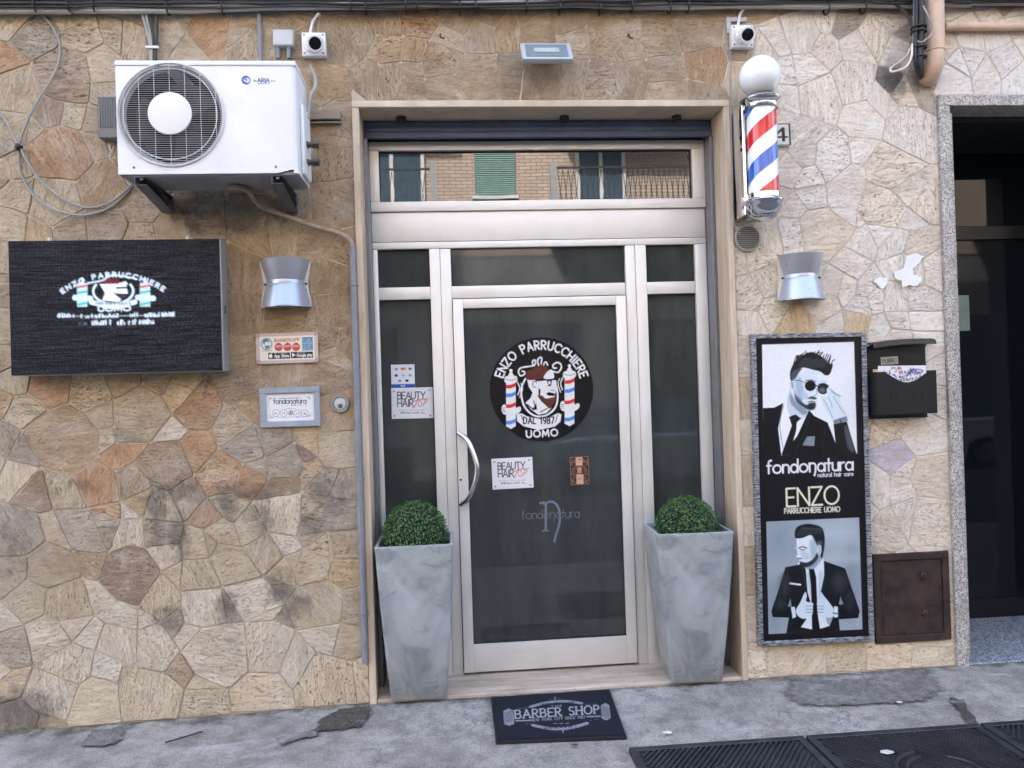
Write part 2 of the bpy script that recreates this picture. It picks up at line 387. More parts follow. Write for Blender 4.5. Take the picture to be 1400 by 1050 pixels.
GLYPH = {
 'A': (.7, [[(0, 0), (.35, 1), (.7, 0)], [(.14, .35), (.56, .35)]]),
 'B': (.55, [[(0, 0), (0, 1)], [(0, 1)] + arcp(.25, .76, .25, .24, 90, -90) + [(0, .52)], [(0, .52)] + arcp(.28, .26, .27, .26, 90, -90) + [(0, 0)]]),
 'C': (.7, [arcp(.42, .5, .42, .5, 50, 310, 14)]),
 'D': (.62, [[(0, 0), (0, 1)], [(0, 1)] + arcp(.15, .5, .47, .5, 90, -90, 12) + [(0, 0)]]),
 'E': (.5, [[(.5, 1), (0, 1), (0, 0), (.5, 0)], [(0, .5), (.4, .5)]]),
 'G': (.75, [arcp(.42, .5, .42, .5, 50, 350, 14) + [(.45, .45)]]),
 'H': (.62, [[(0, 0), (0, 1)], [(.62, 0), (.62, 1)], [(0, .5), (.62, .5)]]),
 'I': (.08, [[(.04, 0), (.04, 1)]]),
 'K': (.6, [[(0, 0), (0, 1)], [(.55, 1), (0, .45)], [(.18, .6), (.6, 0)]]),
 'L': (.45, [[(0, 1), (0, 0), (.45, 0)]]),
 'M': (.8, [[(0, 0), (.08, 1), (.4, .2), (.72, 1), (.8, 0)]]),
 'N': (.66, [[(0, 0), (0, 1), (.66, 0), (.66, 1)]]),
 'O': (.84, [arcp(.42, .5, .42, .5, 0, 360, 20)]),
 'P': (.52, [[(0, 0), (0, 1)] + arcp(.24, .74, .27, .26, 90, -90) + [(0, .48)]]),
 'R': (.56, [[(0, 0), (0, 1)] + arcp(.24, .74, .27, .26, 90, -90) + [(0, .48)], [(.2, .48), (.56, 0)]]),
 'S': (.5, [arcp(.25, .75, .23, .25, 35, 270, 10) + arcp(.25, .25, .25, .25, 90, -145, 10)]),
 'T': (.6, [[(0, 1), (.6, 1)], [(.3, 1), (.3, 0)]]),
 'U': (.62, [[(0, 1), (0, .32)] + arcp(.31, .32, .31, .32, 180, 360) + [(.62, 1)]]),
 'W': (.95, [[(0, 1), (.24, 0), (.47, .8), (.7, 0), (.95, 1)]]),
 'Y': (.62, [[(0, 1), (.31, .48), (.62, 1)], [(.31, .48), (.31, 0)]]),
 'Z': (.6, [[(0, 1), (.6, 1), (0, 0), (.6, 0)]]),
 '1': (.3, [[(0, .78), (.2, 1), (.2, 0)]]),
 '4': (.55, [[(.42, 0), (.42, 1), (0, .3), (.55, .3)]]),
 '7': (.5, [[(0, 1), (.5, 1), (.15, 0)]]),
 '8': (.5, [arcp(.25, .76, .21, .24, 0, 360, 14), arcp(.25, .27, .25, .27, 0, 360, 14)]),
 '9': (.5, [arcp(.25, .7, .24, .3, 0, 360, 14), [(.49, .7), (.42, .2), (.2, 0)]]),
 'a': (.5, [arcp(.24, .31, .24, .31, 0, 360, 16), [(.5, .62), (.5, 0)]]),
 'c': (.44, [arcp(.26, .31, .26, .31, 48, 312, 12)]),
 'd': (.5, [arcp(.24, .31, .24, .31, 0, 360, 16), [(.5, 1), (.5, 0)]]),
 'e': (.5, [[(.02, .33), (.49, .33)] + arcp(.25, .31, .25, .31, 5, 320, 14)]),
 'f': (.3, [[(.3, 1)] + arcp(.28, .82, .16, .17, 100, 180, 5) + [(.12, 0)], [(0, .6), (.28, .6)]]),
 'g': (.5, [arcp(.24, .31, .24, .31, 0, 360, 16), [(.5, .62), (.5, -.1)] + arcp(.25, -.1, .25, .2, 0, -150, 8)]),
 'h': (.42, [[(0, 1), (0, 0)], [(0, .38)] + arcp(.21, .4, .21, .22, 180, 0) + [(.42, 0)]]),
 'i': (.06, [[(.03, .62), (.03, 0)], [(.03, .8), (.03, .84)]]),
 'l': (.06, [[(.03, 1), (.03, 0)]]),
 'n': (.42, [[(0, .62), (0, 0)], [(0, .38)] + arcp(.21, .4, .21, .22, 180, 0) + [(.42, 0)]]),
 'ŋ': (.46, [[(0, .66), (.02, 0)], [(0, .40)] + arcp(.21, .42, .23, .24, 180, 0) + [(.42, 0), (.34, -.3)]]),
 'o': (.56, [arcp(.28, .31, .28, .31, 0, 360, 18)]),
 'p': (.5, [[(0, .62), (0, -.35)], arcp(.26, .31, .25, .31, 0, 360, 16)]),
 'r': (.26, [[(0, .62), (0, 0)], [(0, .38)] + arcp(.24, .38, .24, .24, 180, 85, 6)]),
 's': (.34, [arcp(.17, .46, .16, .16, 35, 270, 8) + arcp(.17, .16, .17, .16, 90, -145, 8)]),
 't': (.28, [[(.14, .95), (.14, 0)], [(0, .6), (.28, .6)]]),
 'u': (.42, [[(0, .62), (0, .24)] + arcp(.21, .24, .21, .24, 180, 360) + [(.42, .62)], [(.42, .62), (.42, 0)]]),
 'y': (.44, [[(0, .62), (.22, 0)], [(.44, .62), (.16, -.3)]]),
}
def print_mat(name, rough=.45, alpha=False, emit=0, base=.88, spec=.4, coat=0):
    t = NT(name); a = t.n('VertexColor', layer_name='ink')
    c = t.mix(1, a.outputs['Color'], (base, base, base), 'MULTIPLY'); t.col(c)
    t.b.inputs['Roughness'].default_value = rough; t.b.inputs['Specular IOR Level'].default_value = spec; t.b.inputs['Coat Weight'].default_value = coat
    if alpha: t.l(a.outputs['Alpha'], t.b.inputs['Alpha'])
    if emit: t.l(a.outputs['Color'], t.b.inputs['Emission Color']); t.b.inputs['Emission Strength'].default_value = emit
    return t.m
def printed(cv, corner, u, v, name, m, parent=None, clip=None):
    """flat sheet carrying a drawing: corner = top left, u across, v down (vectors of the full size)"""
    W, H = cv.W, cv.H
    X, Y = np.meshgrid(np.linspace(0, 1, W), np.linspace(0, 1, H))
    P = np.array(corner)[None, None] + X[..., None] * np.array(u) + Y[..., None] * np.array(v)
    idx = np.arange(W * H).reshape(H, W)
    F = np.stack([idx[:-1, :-1], idx[1:, :-1], idx[1:, 1:], idx[:-1, 1:]], -1).reshape(-1, 4)
    if (cv.px[..., 3] < .99).any():
        al = cv.px[..., 3].reshape(-1) > .03; F = F[al[F].any(1)]
    if clip is not None:
        keep = clip(X, Y).reshape(-1); F = F[keep[F].all(1)]
    used = np.unique(F); remap = np.full(W * H, -1); remap[used] = np.arange(len(used))
    me = bpy.data.meshes.new(name); me.from_pydata([tuple(p) for p in P.reshape(-1, 3)[used]], [], [tuple(f) for f in remap[F]])
    at_ = me.color_attributes.new('ink', 'FLOAT_COLOR', 'POINT')
    at_.data.foreach_set('color', cv.px.reshape(-1, 4)[used].astype(np.float32).ravel())
    return place(name, me, m, parent)
def sheet_on(cv, c4, y, name, m, parent=None, inset=0, clip=None):
    c, ww, hh, a = rect(c4, y) if not isinstance(c4, tuple) else c4
    ww -= 2 * inset; hh -= 2 * inset
    ux = Vector((math.cos(a), 0, math.sin(a))); uz = Vector((-math.sin(a), 0, math.cos(a)))
    return printed(cv, c - ux * ww / 2 + uz * hh / 2 + Vector((0, y - c.y, 0)), ux * ww, -uz * hh, name, m, parent, clip)
def board(bm, rc, y0, y1, bev=0, grow=0):
    c, ww, hh, a = rc
    M = Matrix.Translation((c.x, (y0 + y1) / 2, c.z)) @ Matrix.Rotation(-a, 4, 'Y')
    obox(bm, M, (ww + 2 * grow, abs(y1 - y0), hh + 2 * grow), bev)
def frame4(rc, t, y0, y1, name, m, parent, bev=.002):
    """four separate mitre-less frame bars around a rectangle (outer size rc, bar width t)"""
    c, ww, hh, a = rc; Rm = Matrix.Rotation(-a, 4, 'Y'); out = []
    for dx, dz, sx, sz in ((0, hh / 2 - t / 2, ww, t), (0, -hh / 2 + t / 2, ww, t), (-ww / 2 + t / 2, 0, t, hh - 2 * t), (ww / 2 - t / 2, 0, t, hh - 2 * t)):
        bm = new(); obox(bm, Matrix.Translation((c.x, (y0 + y1) / 2, c.z)) @ Rm @ Matrix.Translation((dx, 0, dz)), (sx, abs(y1 - y0), sz), bev)
        out.append(done(bm, name, m, parent, False))
    return out

# ================================================================== SETTING
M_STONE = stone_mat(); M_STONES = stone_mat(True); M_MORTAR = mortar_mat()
def concrete_mat(name, a, b, crack=.5, scale=1.0):
    t = NT(name); p = t.pos()
    n = t.noise(p, 1.6 * scale, 7, .62); n2 = t.noise(p, 9 * scale, 6, .65); n3 = t.noise(p, 90, 4, .7); n4 = t.noise(t.mapping(p, (1, 2.2, 1)), 3.1, 6, .7, .6)
    c = t.mix(t.ramp(n, .32, .68), lin(a), lin(b))
    c = t.mix(t.ramp(n2, .42, .7, 0, .75), c, [v * .5 for v in lin(a)])
    c = t.mix(t.ramp(n3, .48, .72, 0, .8), c, [v * .4 for v in lin(a)])
    n5 = t.noise(p, 240, 2, .5); c = t.mix(t.ramp(n5, .6, .68, 0, .7), c, (.03, .03, .03)); c = t.mix(t.ramp(n5, .36, .3, 0, .6), c, lin((200, 198, 194)))
    c = t.mix(t.ramp(n4, .56, .72, 0, .55), c, lin((178, 178, 177)))
    wv = t.n('TexVoronoi', feature='DISTANCE_TO_EDGE'); wv.inputs['Scale'].default_value = 1.1
    dist = t.n('VectorMath', operation='ADD'); nz = t.n('TexNoise'); nz.inputs['Scale'].default_value = 4; nz.inputs['Detail'].default_value = 6
    t.l(p, nz.inputs['Vector']); sc = t.n('VectorMath', operation='SCALE'); t.l(nz.outputs['Color'], sc.inputs[0]); sc.inputs['Scale'].default_value = .35
    t.l(p, dist.inputs[0]); t.l(sc.outputs[0], dist.inputs[1]); t.l(dist.outputs[0], wv.inputs['Vector'])
    ck = t.math('MULTIPLY', t.ramp(wv.outputs['Distance'], .0, .006, crack, 0), t.ramp(n, .45, .6))
    c = t.mix(ck, c, (.05, .05, .05))
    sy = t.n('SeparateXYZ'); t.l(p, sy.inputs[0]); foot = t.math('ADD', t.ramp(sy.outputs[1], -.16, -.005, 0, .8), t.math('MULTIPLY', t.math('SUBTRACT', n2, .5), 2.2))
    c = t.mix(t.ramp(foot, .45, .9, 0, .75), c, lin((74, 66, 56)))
    t.col(c); t.b.inputs['Roughness'].default_value = .85; t.b.inputs['Specular IOR Level'].default_value = .3
    h = t.math('SUBTRACT', t.math('ADD', t.math('MULTIPLY', n2, .8), t.math('MULTIPLY', n3, .5)), ck)
    t.bump(h, .5, .008)
    return t.m
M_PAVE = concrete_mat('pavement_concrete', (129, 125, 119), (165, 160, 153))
M_ASPH = concrete_mat('street_asphalt', (62, 62, 64), (78, 78, 80), .2)
M_PATCH = concrete_mat('coarse_repair_concrete', (102, 99, 96), (132, 128, 124), .1, 3)
M_DIRT = concrete_mat('wet_dirt', (60, 56, 51), (88, 81, 74), .1, 4)
M_PLASTER = mat('plaster', (188, 176, 156), .9, var=.15, vs=2, bump=.3)

# pavement in front of the shop, kerb, street, far pavement
def grid_sheet(name, x0, x1, y0, y1, nx, ny, zf, m):
    bm = new(); V = [[bm.verts.new((x0 + (x1 - x0) * i / nx, y0 + (y1 - y0) * j / ny, 0)) for i in range(nx + 1)] for j in range(ny + 1)]
    for r in V:
        for v in r: v.co.z = zf(v.co.x, v.co.y)
    for j in range(ny):
        for i in range(nx): bm.faces.new((V[j][i], V[j][i + 1], V[j + 1][i + 1], V[j + 1][i]))
    return done(bm, name, m)
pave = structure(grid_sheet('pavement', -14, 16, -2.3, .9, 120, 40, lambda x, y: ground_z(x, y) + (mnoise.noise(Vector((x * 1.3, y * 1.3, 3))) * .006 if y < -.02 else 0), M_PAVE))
def kerb(name, y0, y1, zlo, zhi):
    bm = new(); x = -14
    while x < 16:
        box(bm, (x, y0, zlo), (x + .992, y1, zhi), .012); x += 1
    return done(bm, name, mat('kerb_stone', (140, 138, 134), .85, bump=.3), pave, False)
kb = kerb('kerb', -2.46, -2.302, -.3, -.03); kb['kind'] = 'structure'
road = structure(grid_sheet('street', -60, 60, -9.5, -2.2, 24, 12, lambda x, y: -.17 + (0 if abs(y + 5.8) > 2.9 else .03), M_ASPH))
fpave = structure(grid_sheet('pavement', -60, 60, -13, -9.5, 24, 8, lambda x, y: -.04, M_PAVE))
bm = new(); box(bm, (-60, -9.62, -.3), (60, -9.495, -.03), .01)
k2 = done(bm, 'kerb', mat('kerb_stone', (140, 138, 134)), fpave); k2['kind'] = 'structure'
structure(grid_sheet('ground', -150, 150, -150, 60, 8, 8, lambda x, y: -.45, mat('far_ground', (110, 108, 104), .9)))

# repair patches and dirt holes in the pavement: thin uneven sheets lying 4 mm above it
def soft_edge(m):
    """worn edge: the sheet breaks up into grains towards its rim"""
    t = NT(m.name + '_worn'); bpy.data.materials.remove(t.m); t.m = m.copy(); t.m.name = m.name + '_worn'; t.t = t.m.node_tree; t.b = t.t.nodes['Principled BSDF']
    e = t.n('VertexColor', layer_name='rim'); p = t.pos(); sp = t.n('SeparateColor'); t.l(e.outputs[0], sp.inputs[0])
    k = t.math('ADD', sp.outputs[0], t.math('MULTIPLY', t.math('SUBTRACT', t.noise(p, 26, 7, .75), .5), 1.5))
    t.l(t.ramp(k, .38, .72), t.b.inputs['Alpha']); return t.m
M_PATCH_W = soft_edge(M_PATCH); M_DIRT_W = soft_edge(M_DIRT)
def patch(name, outline, m, dz=.003):
    bm = new(); P = []
    for i, (a, b) in enumerate(zip(outline, outline[1:] + outline[:1])):
        for k in range(6):
            t = k / 6; P.append(gnd(a[0] + (b[0] - a[0]) * t + random.uniform(-3, 3), a[1] + (b[1] - a[1]) * t + random.uniform(-1.4, 1.4)))
    c = sum(P, Vector()) / len(P); cl = bm.verts.layers.float_color.new('rim'); rings = []
    for f, v in ((1.12, 0), (.97, .45), (.78, 1), (.4, 1)):
        r_ = []
        for p in P:
            q = c + (p - c) * f; y = min(q.y, -.001); w_ = bm.verts.new((q.x, y, ground_z(q.x, y) + .009 + (dz if f < 1 else 0))); w_[cl] = (v, v, v, 1); r_.append(w_)
        rings.append(r_)
    w_ = bm.verts.new((c.x, c.y, ground_z(c.x, c.y) + .009 + dz)); w_[cl] = (1, 1, 1, 1)
    ring_faces(bm, rings); n = len(P)
    for i in range(n): bm.faces.new((rings[-1][i], rings[-1][(i + 1) % n], w_))
    return done(bm, name, M_PATCH_W if m is M_PATCH else M_DIRT_W, pave)
patch('repair_patch', [(1078, 932), (1130, 925), (1270, 916), (1296, 945), (1268, 962), (1130, 970), (1086, 966), (1070, 950)], M_PATCH)
patch('dirt_hole', [(440, 984), (470, 970), (508, 966), (512, 980), (492, 998), (455, 1002), (425, 1003)], M_DIRT, .002)
patch('repair_patch', [(128, 1000), (170, 996), (168, 1014), (150, 1022), (106, 1024)], M_PATCH, .002)
patch('repair_patch', [(1296, 952), (1318, 960), (1340, 994), (1328, 998), (1306, 970)], M_DIRT, .002)
patch('repair_patch', [(378, 1012), (430, 1000), (440, 1006), (400, 1016), (385, 1022)], M_PATCH, .001)

# ------------------------------------------------------------------ the stone-clad facade
XJL, XJR, ZJT = -.462, 1.537, 3.104           # outer edges of the shop door surround
gl = at(1282, 130, 0).x * .5 + at(1305, 917, 0).x * .5
XG0, XG1, ZGT = gl, gl + 1.46, at(1284, 131, 0).z   # second entrance: outer edges of its granite surround
ZTOP = 3.70
fac = thing('stone_clad_facade', (0, .1, 0), 'beige and brown crazy-paved travertine facade around the barber shop entrance', 'wall')
bm = new(); T = .5
box(bm, (-9, 0, -.3), (XJL, T, ZTOP)); box(bm, (XJL, 0, ZJT), (XJR, T, ZTOP)); box(bm, (XJR, 0, -.3), (XG0, T, ZTOP))
box(bm, (XG0, 0, ZGT), (XG1, T, ZTOP)); box(bm, (XG1, 0, -.3), (9, T, ZTOP))
done(bm, 'mortar_bed', M_MORTAR, fac, False)
SEEDS = '''13 33 20 c;5 82 17 o;46 55 32 g;22 120 30 c;55 113 9 c;93 103 33 p;115 52 25 c;160 42 16 c;133 88 25 c;188 54 15 c;141 122 12 t;63 152 22 p;102 160 18 c;125 170 14 t;18 168 20 c;50 175 12 c;
232 50 24 c;255 72 16 c;286 42 25 o;320 42 15 c;337 63 16 c;350 28 14 c;392 22 20 c;368 60 14 c;410 62 12 t;450 112 28 b;415 105 14 c;475 50 34 t;445 185 22 b;475 150 16 t;200 15 16 t;150 12 14 c;100 14 16 c;250 18 14 t;
80 210 40 o;130 198 14 t;20 230 14 c;10 200 14 g;28 262 22 c;78 268 32 c;141 254 32 b;3 245 10 t;20 306 24 c;59 299 11 c;54 317 12 o3;95 312 20 t;145 303 26 p;195 290 20 t;190 317 14 o3;230 312 18 b;280 290 24 p;325 290 22 t;
350 332 16 o3;378 327 13 c;455 275 30 b;448 222 24 b;435 325 26 b;400 292 20 t;330 372 26 b;455 420 24 b;455 380 24 b;330 430 24 b;390 440 22 b;330 480 20 o3;450 460 14 t;474 470 14 b;455 496 14 c;468 345 16 b;390 385 22 b;
5 350 14 c;5 400 14 t;4 450 14 c;6 490 12 t;80 370 34 c;150 380 34 t;220 380 34 c;280 380 30 t;80 450 34 t;150 450 34 c;220 450 34 t;280 460 30 c;200 160 34 t;270 160 34 t;340 160 34 t;200 230 34 t;270 230 34 t;340 230 34 t;395 160 24 t;395 225 24 t;
24 523 20 c;72 536 24 O;123 540 24 c;138 567 14 c;5 550 12 b;35 561 22 c;69 560 11 c;88 603 48 b;5 600 12 g;17 604 11 c;34 613 16 g;24 655 22 w;193 562 36 c;170 528 14 b;197 523 8 t;217 526 12 t;245 540 18 y;141 595 12 c;175 600 14 g;238 588 12 w;223 632 34 n;167 622 18 o;176 653 19 t;87 665 24 c;130 657 22 o;48 678 16 n;
273 559 26 O;314 577 28 c;337 609 24 g;272 609 20 o;322 520 28 p;346 551 16 b;390 510 22 p;445 520 26 b;462 563 22 b;412 594 18 y;370 600 16 g;463 612 24 c;390 634 22 g;404 624 10 r;305 646 22 o;338 659 16 O;345 635 12 t;385 667 20 n;424 650 14 o3;450 660 14 g;472 665 18 g;286 626 8 w;
24 725 28 g;70 726 20 c;111 727 26 g;143 724 16 g;159 698 11 o;181 700 11 w;193 678 8 y;228 697 20 c;252 690 16 p;175 733 18 w;51 747 12 w;20 787 24 g;72 775 28 t;123 776 22 b;175 785 38 B;221 759 22 w;188 757 9 w;220 727 12 g;38 797 12 c;40 822 28 c;92 820 30 c;130 812 22 w;215 813 30 c;238 788 14 c;21 849 14 w;63 872 25 w;99 860 12 w;170 842 24 w;201 848 16 w;236 850 16 g;
383 705 24 w;323 696 18 c;308 725 16 c;344 722 18 c;275 710 18 O;287 738 14 t;268 745 16 c;268 783 22 c;318 776 34 c;364 755 16 t;392 742 15 w;416 722 14 g;422 697 12 c;400 760 13 c;390 780 14 c;427 774 22 c;442 752 14 c;422 738 10 t;468 742 22 t;466 705 22 g;466 782 18 y;279 833 28 w;346 820 28 w;372 841 13 w;315 828 14 g;378 800 14 g;390 852 16 g;437 828 32 c;480 835 14 t;
123 866 20 w;167 877 28 w;217 890 28 w;102 905 28 w;143 911 20 w;177 917 8 c;69 944 34 w;20 885 24 g;3 915 9 w;24 937 24 c;28 977 24 g;60 985 16 t;133 960 34 W;213 953 38 W;254 913 22 b;259 870 18 w;301 894 44 w;362 890 36 w;403 900 22 w;281 937 24 W;282 965 22 W;353 955 38 W;448 932 40 W;440 870 24 w;472 880 16 c;492 925 16 W;
530 30 20 b;577 26 22 o;625 24 18 t;670 24 20 t;517 65 10 o3;535 67 12 o3;565 70 18 b;500 108 22 g;534 110 18 g;566 95 12 t;600 88 16 b;569 122 14 t;604 122 16 t;655 100 28 o3;612 56 18 w;660 52 22 t;697 48 22 b;703 100 18 g;740 105 18 g;735 50 20 b;790 60 16 c;815 112 20 g;860 100 20 g;862 73 16 y;825 55 20 b;857 47 10 w;910 95 22 g;968 97 22 O;900 52 24 t;950 50 24 p;915 126 18 c;970 130 16 t;775 105 18 g;720 24 20 t;780 24 20 t;840 22 20 t;
1091 49 22 C;1071 58 16 C;1122 25 14 C;1134 66 24 C;1166 63 20 C;1152 33 16 g;1193 50 24 D;1216 32 14 C;1225 68 18 C;1232 42 14 g;1101 94 20 C;1117 138 32 C;1164 116 30 C;1177 159 28 C;1200 132 10 C;1217 151 14 C;1240 135 14 C;1255 130 10 g;1216 105 14 d;1242 178 26 C;1072 95 12 C;1075 133 18 C;1078 180 18 C;1107 185 12 C;1213 178 12 g;1270 60 22 g;1268 100 16 g;
1141 217 28 C;1183 203 20 C;1216 230 34 D;1102 212 10 C;1105 238 14 C;1078 235 20 C;1108 268 18 C;1156 260 24 C;1178 230 7 C;1156 295 20 C;1201 280 28 D;1242 263 14 D;1125 322 36 D;1085 285 17 C;1083 325 17 C;1182 302 9 C;1205 315 18 C;1178 333 20 C;1245 302 16 C;1260 283 14 D;1223 335 20 C;1167 358 22 C;1260 330 14 D;1222 367 14 C;1250 370 14 C;
1012 60 16 t;1045 75 14 D;1015 110 16 c;1020 170 18 c;1045 150 12 C;1040 220 18 D;1015 235 14 c;1045 275 14 D;1010 295 12 c;1052 322 14 D;1045 352 14 D;1012 362 14 w;1020 405 16 w;1050 385 18 D;1055 425 18 D;1020 440 16 C;1090 443 22 y;1125 420 24 D;1133 446 16 C;1138 388 14 C;1157 392 15 C;1185 393 14 C;1178 420 14 C;1172 446 12 y;1202 412 12 C;1222 413 14 C;1262 413 20 C;1227 442 13 C;1267 442 18 C;1228 464 14 C;1267 467 18 C;1200 450 12 C;1278 375 14 C;1100 370 16 C;
1288 510 14 C;1286 545 14 C;1208 587 18 D;1265 596 24 C;1214 619 18 u;1270 648 22 D;1236 643 12 C;1236 668 18 C;1203 648 12 C;1203 680 16 C;1207 722 22 D;1235 705 14 C;1268 712 28 D;1100 902 24 W;1150 900 18 W;1215 895 22 W;1270 890 22 W;1062 903 20 W;1035 910 14 D;1016 490 14 D;1018 545 16 c;1020 600 16 D;1022 660 16 c;1025 720 16 D;1028 780 16 c;1031 845 18 D;
1195 500 14 C;1230 520 20 C;1060 500 24 C;1110 500 24 C;1160 500 24 C;1060 560 26 C;1120 560 26 C;1170 560 26 C;1065 630 28 C;1130 630 28 C;1180 700 16 C;1070 700 28 C;1130 700 28 C;1075 770 28 C;1135 770 28 C;1080 845 28 C;1140 845 28 C;1190 780 16 D;1230 790 24 D;1280 800 24 D;1230 845 24 D;1280 850 24 D;1188 850 14 D;
1311 85 14 E;1333 82 14 E;1375 80 20 E;1305 112 12 E;1348 108 18 E;1390 108 14 E;1310 15 16 E;1350 15 18 E;1388 15 14 E;1320 45 18 E;1365 48 18 E;1398 50 14 E;1296 50 12 D'''
PAL = {'c': (188, 171, 140), 'w': (210, 197, 172), 'W': (210, 192, 158), 'C': (222, 211, 190), 'D': (214, 200, 173), 'E': (228, 221, 207), 'g': (154, 143, 126), 't': (168, 150, 123), 'p': (152, 131, 111),
       'b': (170, 141, 104), 'o': (176, 132, 88), 'O': (164, 120, 80), 'y': (190, 162, 116), 'B': (128, 105, 84), 'd': (84, 81, 79), 'r': (148, 108, 96), 'n': (146, 118, 92), 'u': (198, 187, 190), 'o3': (186, 157, 118)}
seeds = []
for s in SEEDS.replace('\n', '').split(';'):
    a = s.split(); p = at(float(a[0]), float(a[1]), 0); seeds.append((p.x, p.z, float(a[2]) / 262, a[3], True))
# beyond the picture's edges the cladding goes on (these never show singly in the photograph)
rj = random.Random(3)
gx = -5.0
while gx < 6.2:
    gz = .1
    while gz < 3.7:
        x, z = gx + rj.uniform(-.07, .07), gz + rj.uniform(-.07, .07)
        if (x < -2.38 or x > 3.2) and min((x - q[0]) ** 2 + (z - q[1]) ** 2 for q in seeds) > .022:
            seeds.append((x, z, .1, rj.choice('cwtgCD'), False))
        gz += .2
    gx += .2
for x in np.arange(-2.3, 3.2, .2):            # the course just above the picture
    seeds.append((float(x), 3.72, .1, rj.choice('tgb'), False))
def clip_half(P, nx, nz, d):
    out = []
    for i in range(len(P)):
        a, b = P[i], P[(i + 1) % len(P)]; da = nx * a[0] + nz * a[1] - d; db = nx * b[0] + nz * b[1] - d
        if da <= 0: out.append(a)
        if da * db < 0:
            t = da / (da - db); out.append((a[0] + (b[0] - a[0]) * t, a[1] + (b[1] - a[1]) * t))
    return out
def regions(x, z):
    if x < XJL: return [(-1, 0, 5.4), (1, 0, XJL)] if z < ZJT else [(-1, 0, 5.4)]
    if x < XJR: return [(0, -1, -ZJT)]
    if x < XG0: return [(-1, 0, -XJR), (1, 0, XG0)] if z < ZJT else [(1, 0, XG0)]
    if x < XG1: return [(0, -1, -ZGT)]
    return [(-1, 0, -XG1), (1, 0, 6.4)]
def offset_in(P, d):
    n = len(P); out = []
    for i in range(n):
        a, b, c = P[i - 1], P[i], P[(i + 1) % n]
        e1 = Vector((b[0] - a[0], b[1] - a[1])); e2 = Vector((c[0] - b[0], c[1] - b[1]))
        if e1.length < 1e-6 or e2.length < 1e-6: continue
        n1 = Vector((-e1.y, e1.x)).normalized(); n2 = Vector((-e2.y, e2.x)).normalized()
        m = n1 + n2
        if m.length < .2: continue
        m = m / max(.5, m.dot(n1)); out.append((b[0] + m.x * d, b[1] + m.y * d))
    return out
cells = []
for i, (x, z, r, c, vis) in enumerate(seeds):
    P = [(x - .6, z - .6), (x + .6, z - .6), (x + .6, z + .6), (x - .6, z + .6)]
    for j, (x2, z2, r2, _, _) in enumerate(seeds):
        if i == j: continue
        dx, dz = x2 - x, z2 - z; L = dx * dx + dz * dz
        if L > 1.2 or L < 1e-8: continue
        d = (L + .9 * (r * r - r2 * r2)) / 2
        P = clip_half(P, dx, dz, d + dx * x + dz * z)
        if len(P) < 3: break
    cells.append(P if len(P) >= 3 else [])
# neighbouring corners grow together and wander, so that the slabs are irregular quads and wedges instead of a honeycomb
verts = []; vid = []
hashg = {}
for P in cells:
    ids = []
    for p in P:
        key = (round(p[0] / .004), round(p[1] / .004)); hit = None
        for ax in (-1, 0, 1):
            for az in (-1, 0, 1):
                for q in hashg.get((key[0] + ax, key[1] + az), []):
                    if math.dist(verts[q], p) < .003: hit = q
        if hit is None:
            hit = len(verts); verts.append(p); hashg.setdefault(key, []).append(hit)
        if not ids or ids[-1] != hit: ids.append(hit)
    vid.append(ids)
par = list(range(len(verts)))
def root(a):
    while par[a] != a: a = par[a]
    return a
edges = sorted({(round(math.dist(verts[a], verts[b]), 5), min(a, b), max(a, b)) for ids in vid for a, b in zip(ids, ids[1:] + ids[:1]) if a != b})
size = [1] * len(verts)
for L, a, b in edges:
    a, b = root(a), root(b)
    if a != b and L < .07 and size[a] + size[b] <= 3: par[b] = a; size[a] += size[b]
grp = {}
for i in range(len(verts)): grp.setdefault(root(i), []).append(i)
fin_v = {}
for g, m in grp.items():
    x = sum(verts[k][0] for k in m) / len(m); z = sum(verts[k][1] for k in m) / len(m)
    n_ = mnoise.noise_vector(Vector((x * 23.7, z * 23.7, 5.1)))
    fin_v[g] = (x + n_.x * .042, z + n_.y * .042)
stuff_bm = new(); n_stone = 0
def hidden(px, pz, rr):
    return any(a < px < b and c < pz < d for a, b, c, d in HID)
def _span(x0, y0, x1, y1):
    p, q = at(x0, y0, 0), at(x1, y1, 0); return (p.x, q.x, q.z, p.z)
HID = [_span(30, 350, 290, 492), _span(178, 105, 385, 215), _span(1052, 480, 1172, 862), _span(1204, 775, 1288, 860), _span(1200, 490, 1260, 555)]
def outline(i):
    x, z = seeds[i][:2]; ids = []
    for k in vid[i]:
        k = root(k)
        if k not in ids: ids.append(k)
    P = [fin_v[k] for k in ids]
    for (nx, nz, d) in regions(x, z) + [(0, 1, ZTOP - .005), (0, -1, -max(-.06, ground_z(x, 0)) - .004)]:
        if len(P) >= 3: P = clip_half(P, nx, nz, d)
    Q = []                                     # drop doubled corners
    for p in P:
        if not Q or math.dist(p, Q[-1]) > .008: Q.append(p)
    if len(Q) > 2 and math.dist(Q[0], Q[-1]) < .008: Q.pop()
    return Q
outl = [outline(i) for i in range(len(seeds))]
def area(Q): return abs(sum(a[0] * b[1] - b[0] * a[1] for a, b in zip(Q, Q[1:] + Q[:1]))) / 2 if len(Q) > 2 else 0
shown = sorted((i for i in range(len(seeds)) if seeds[i][4] and not hidden(*seeds[i][:3])), key=lambda i: -area(outl[i]))[:298]
shown = set(shown); tone = stuff_bm.verts.layers.float_color.new('tone')
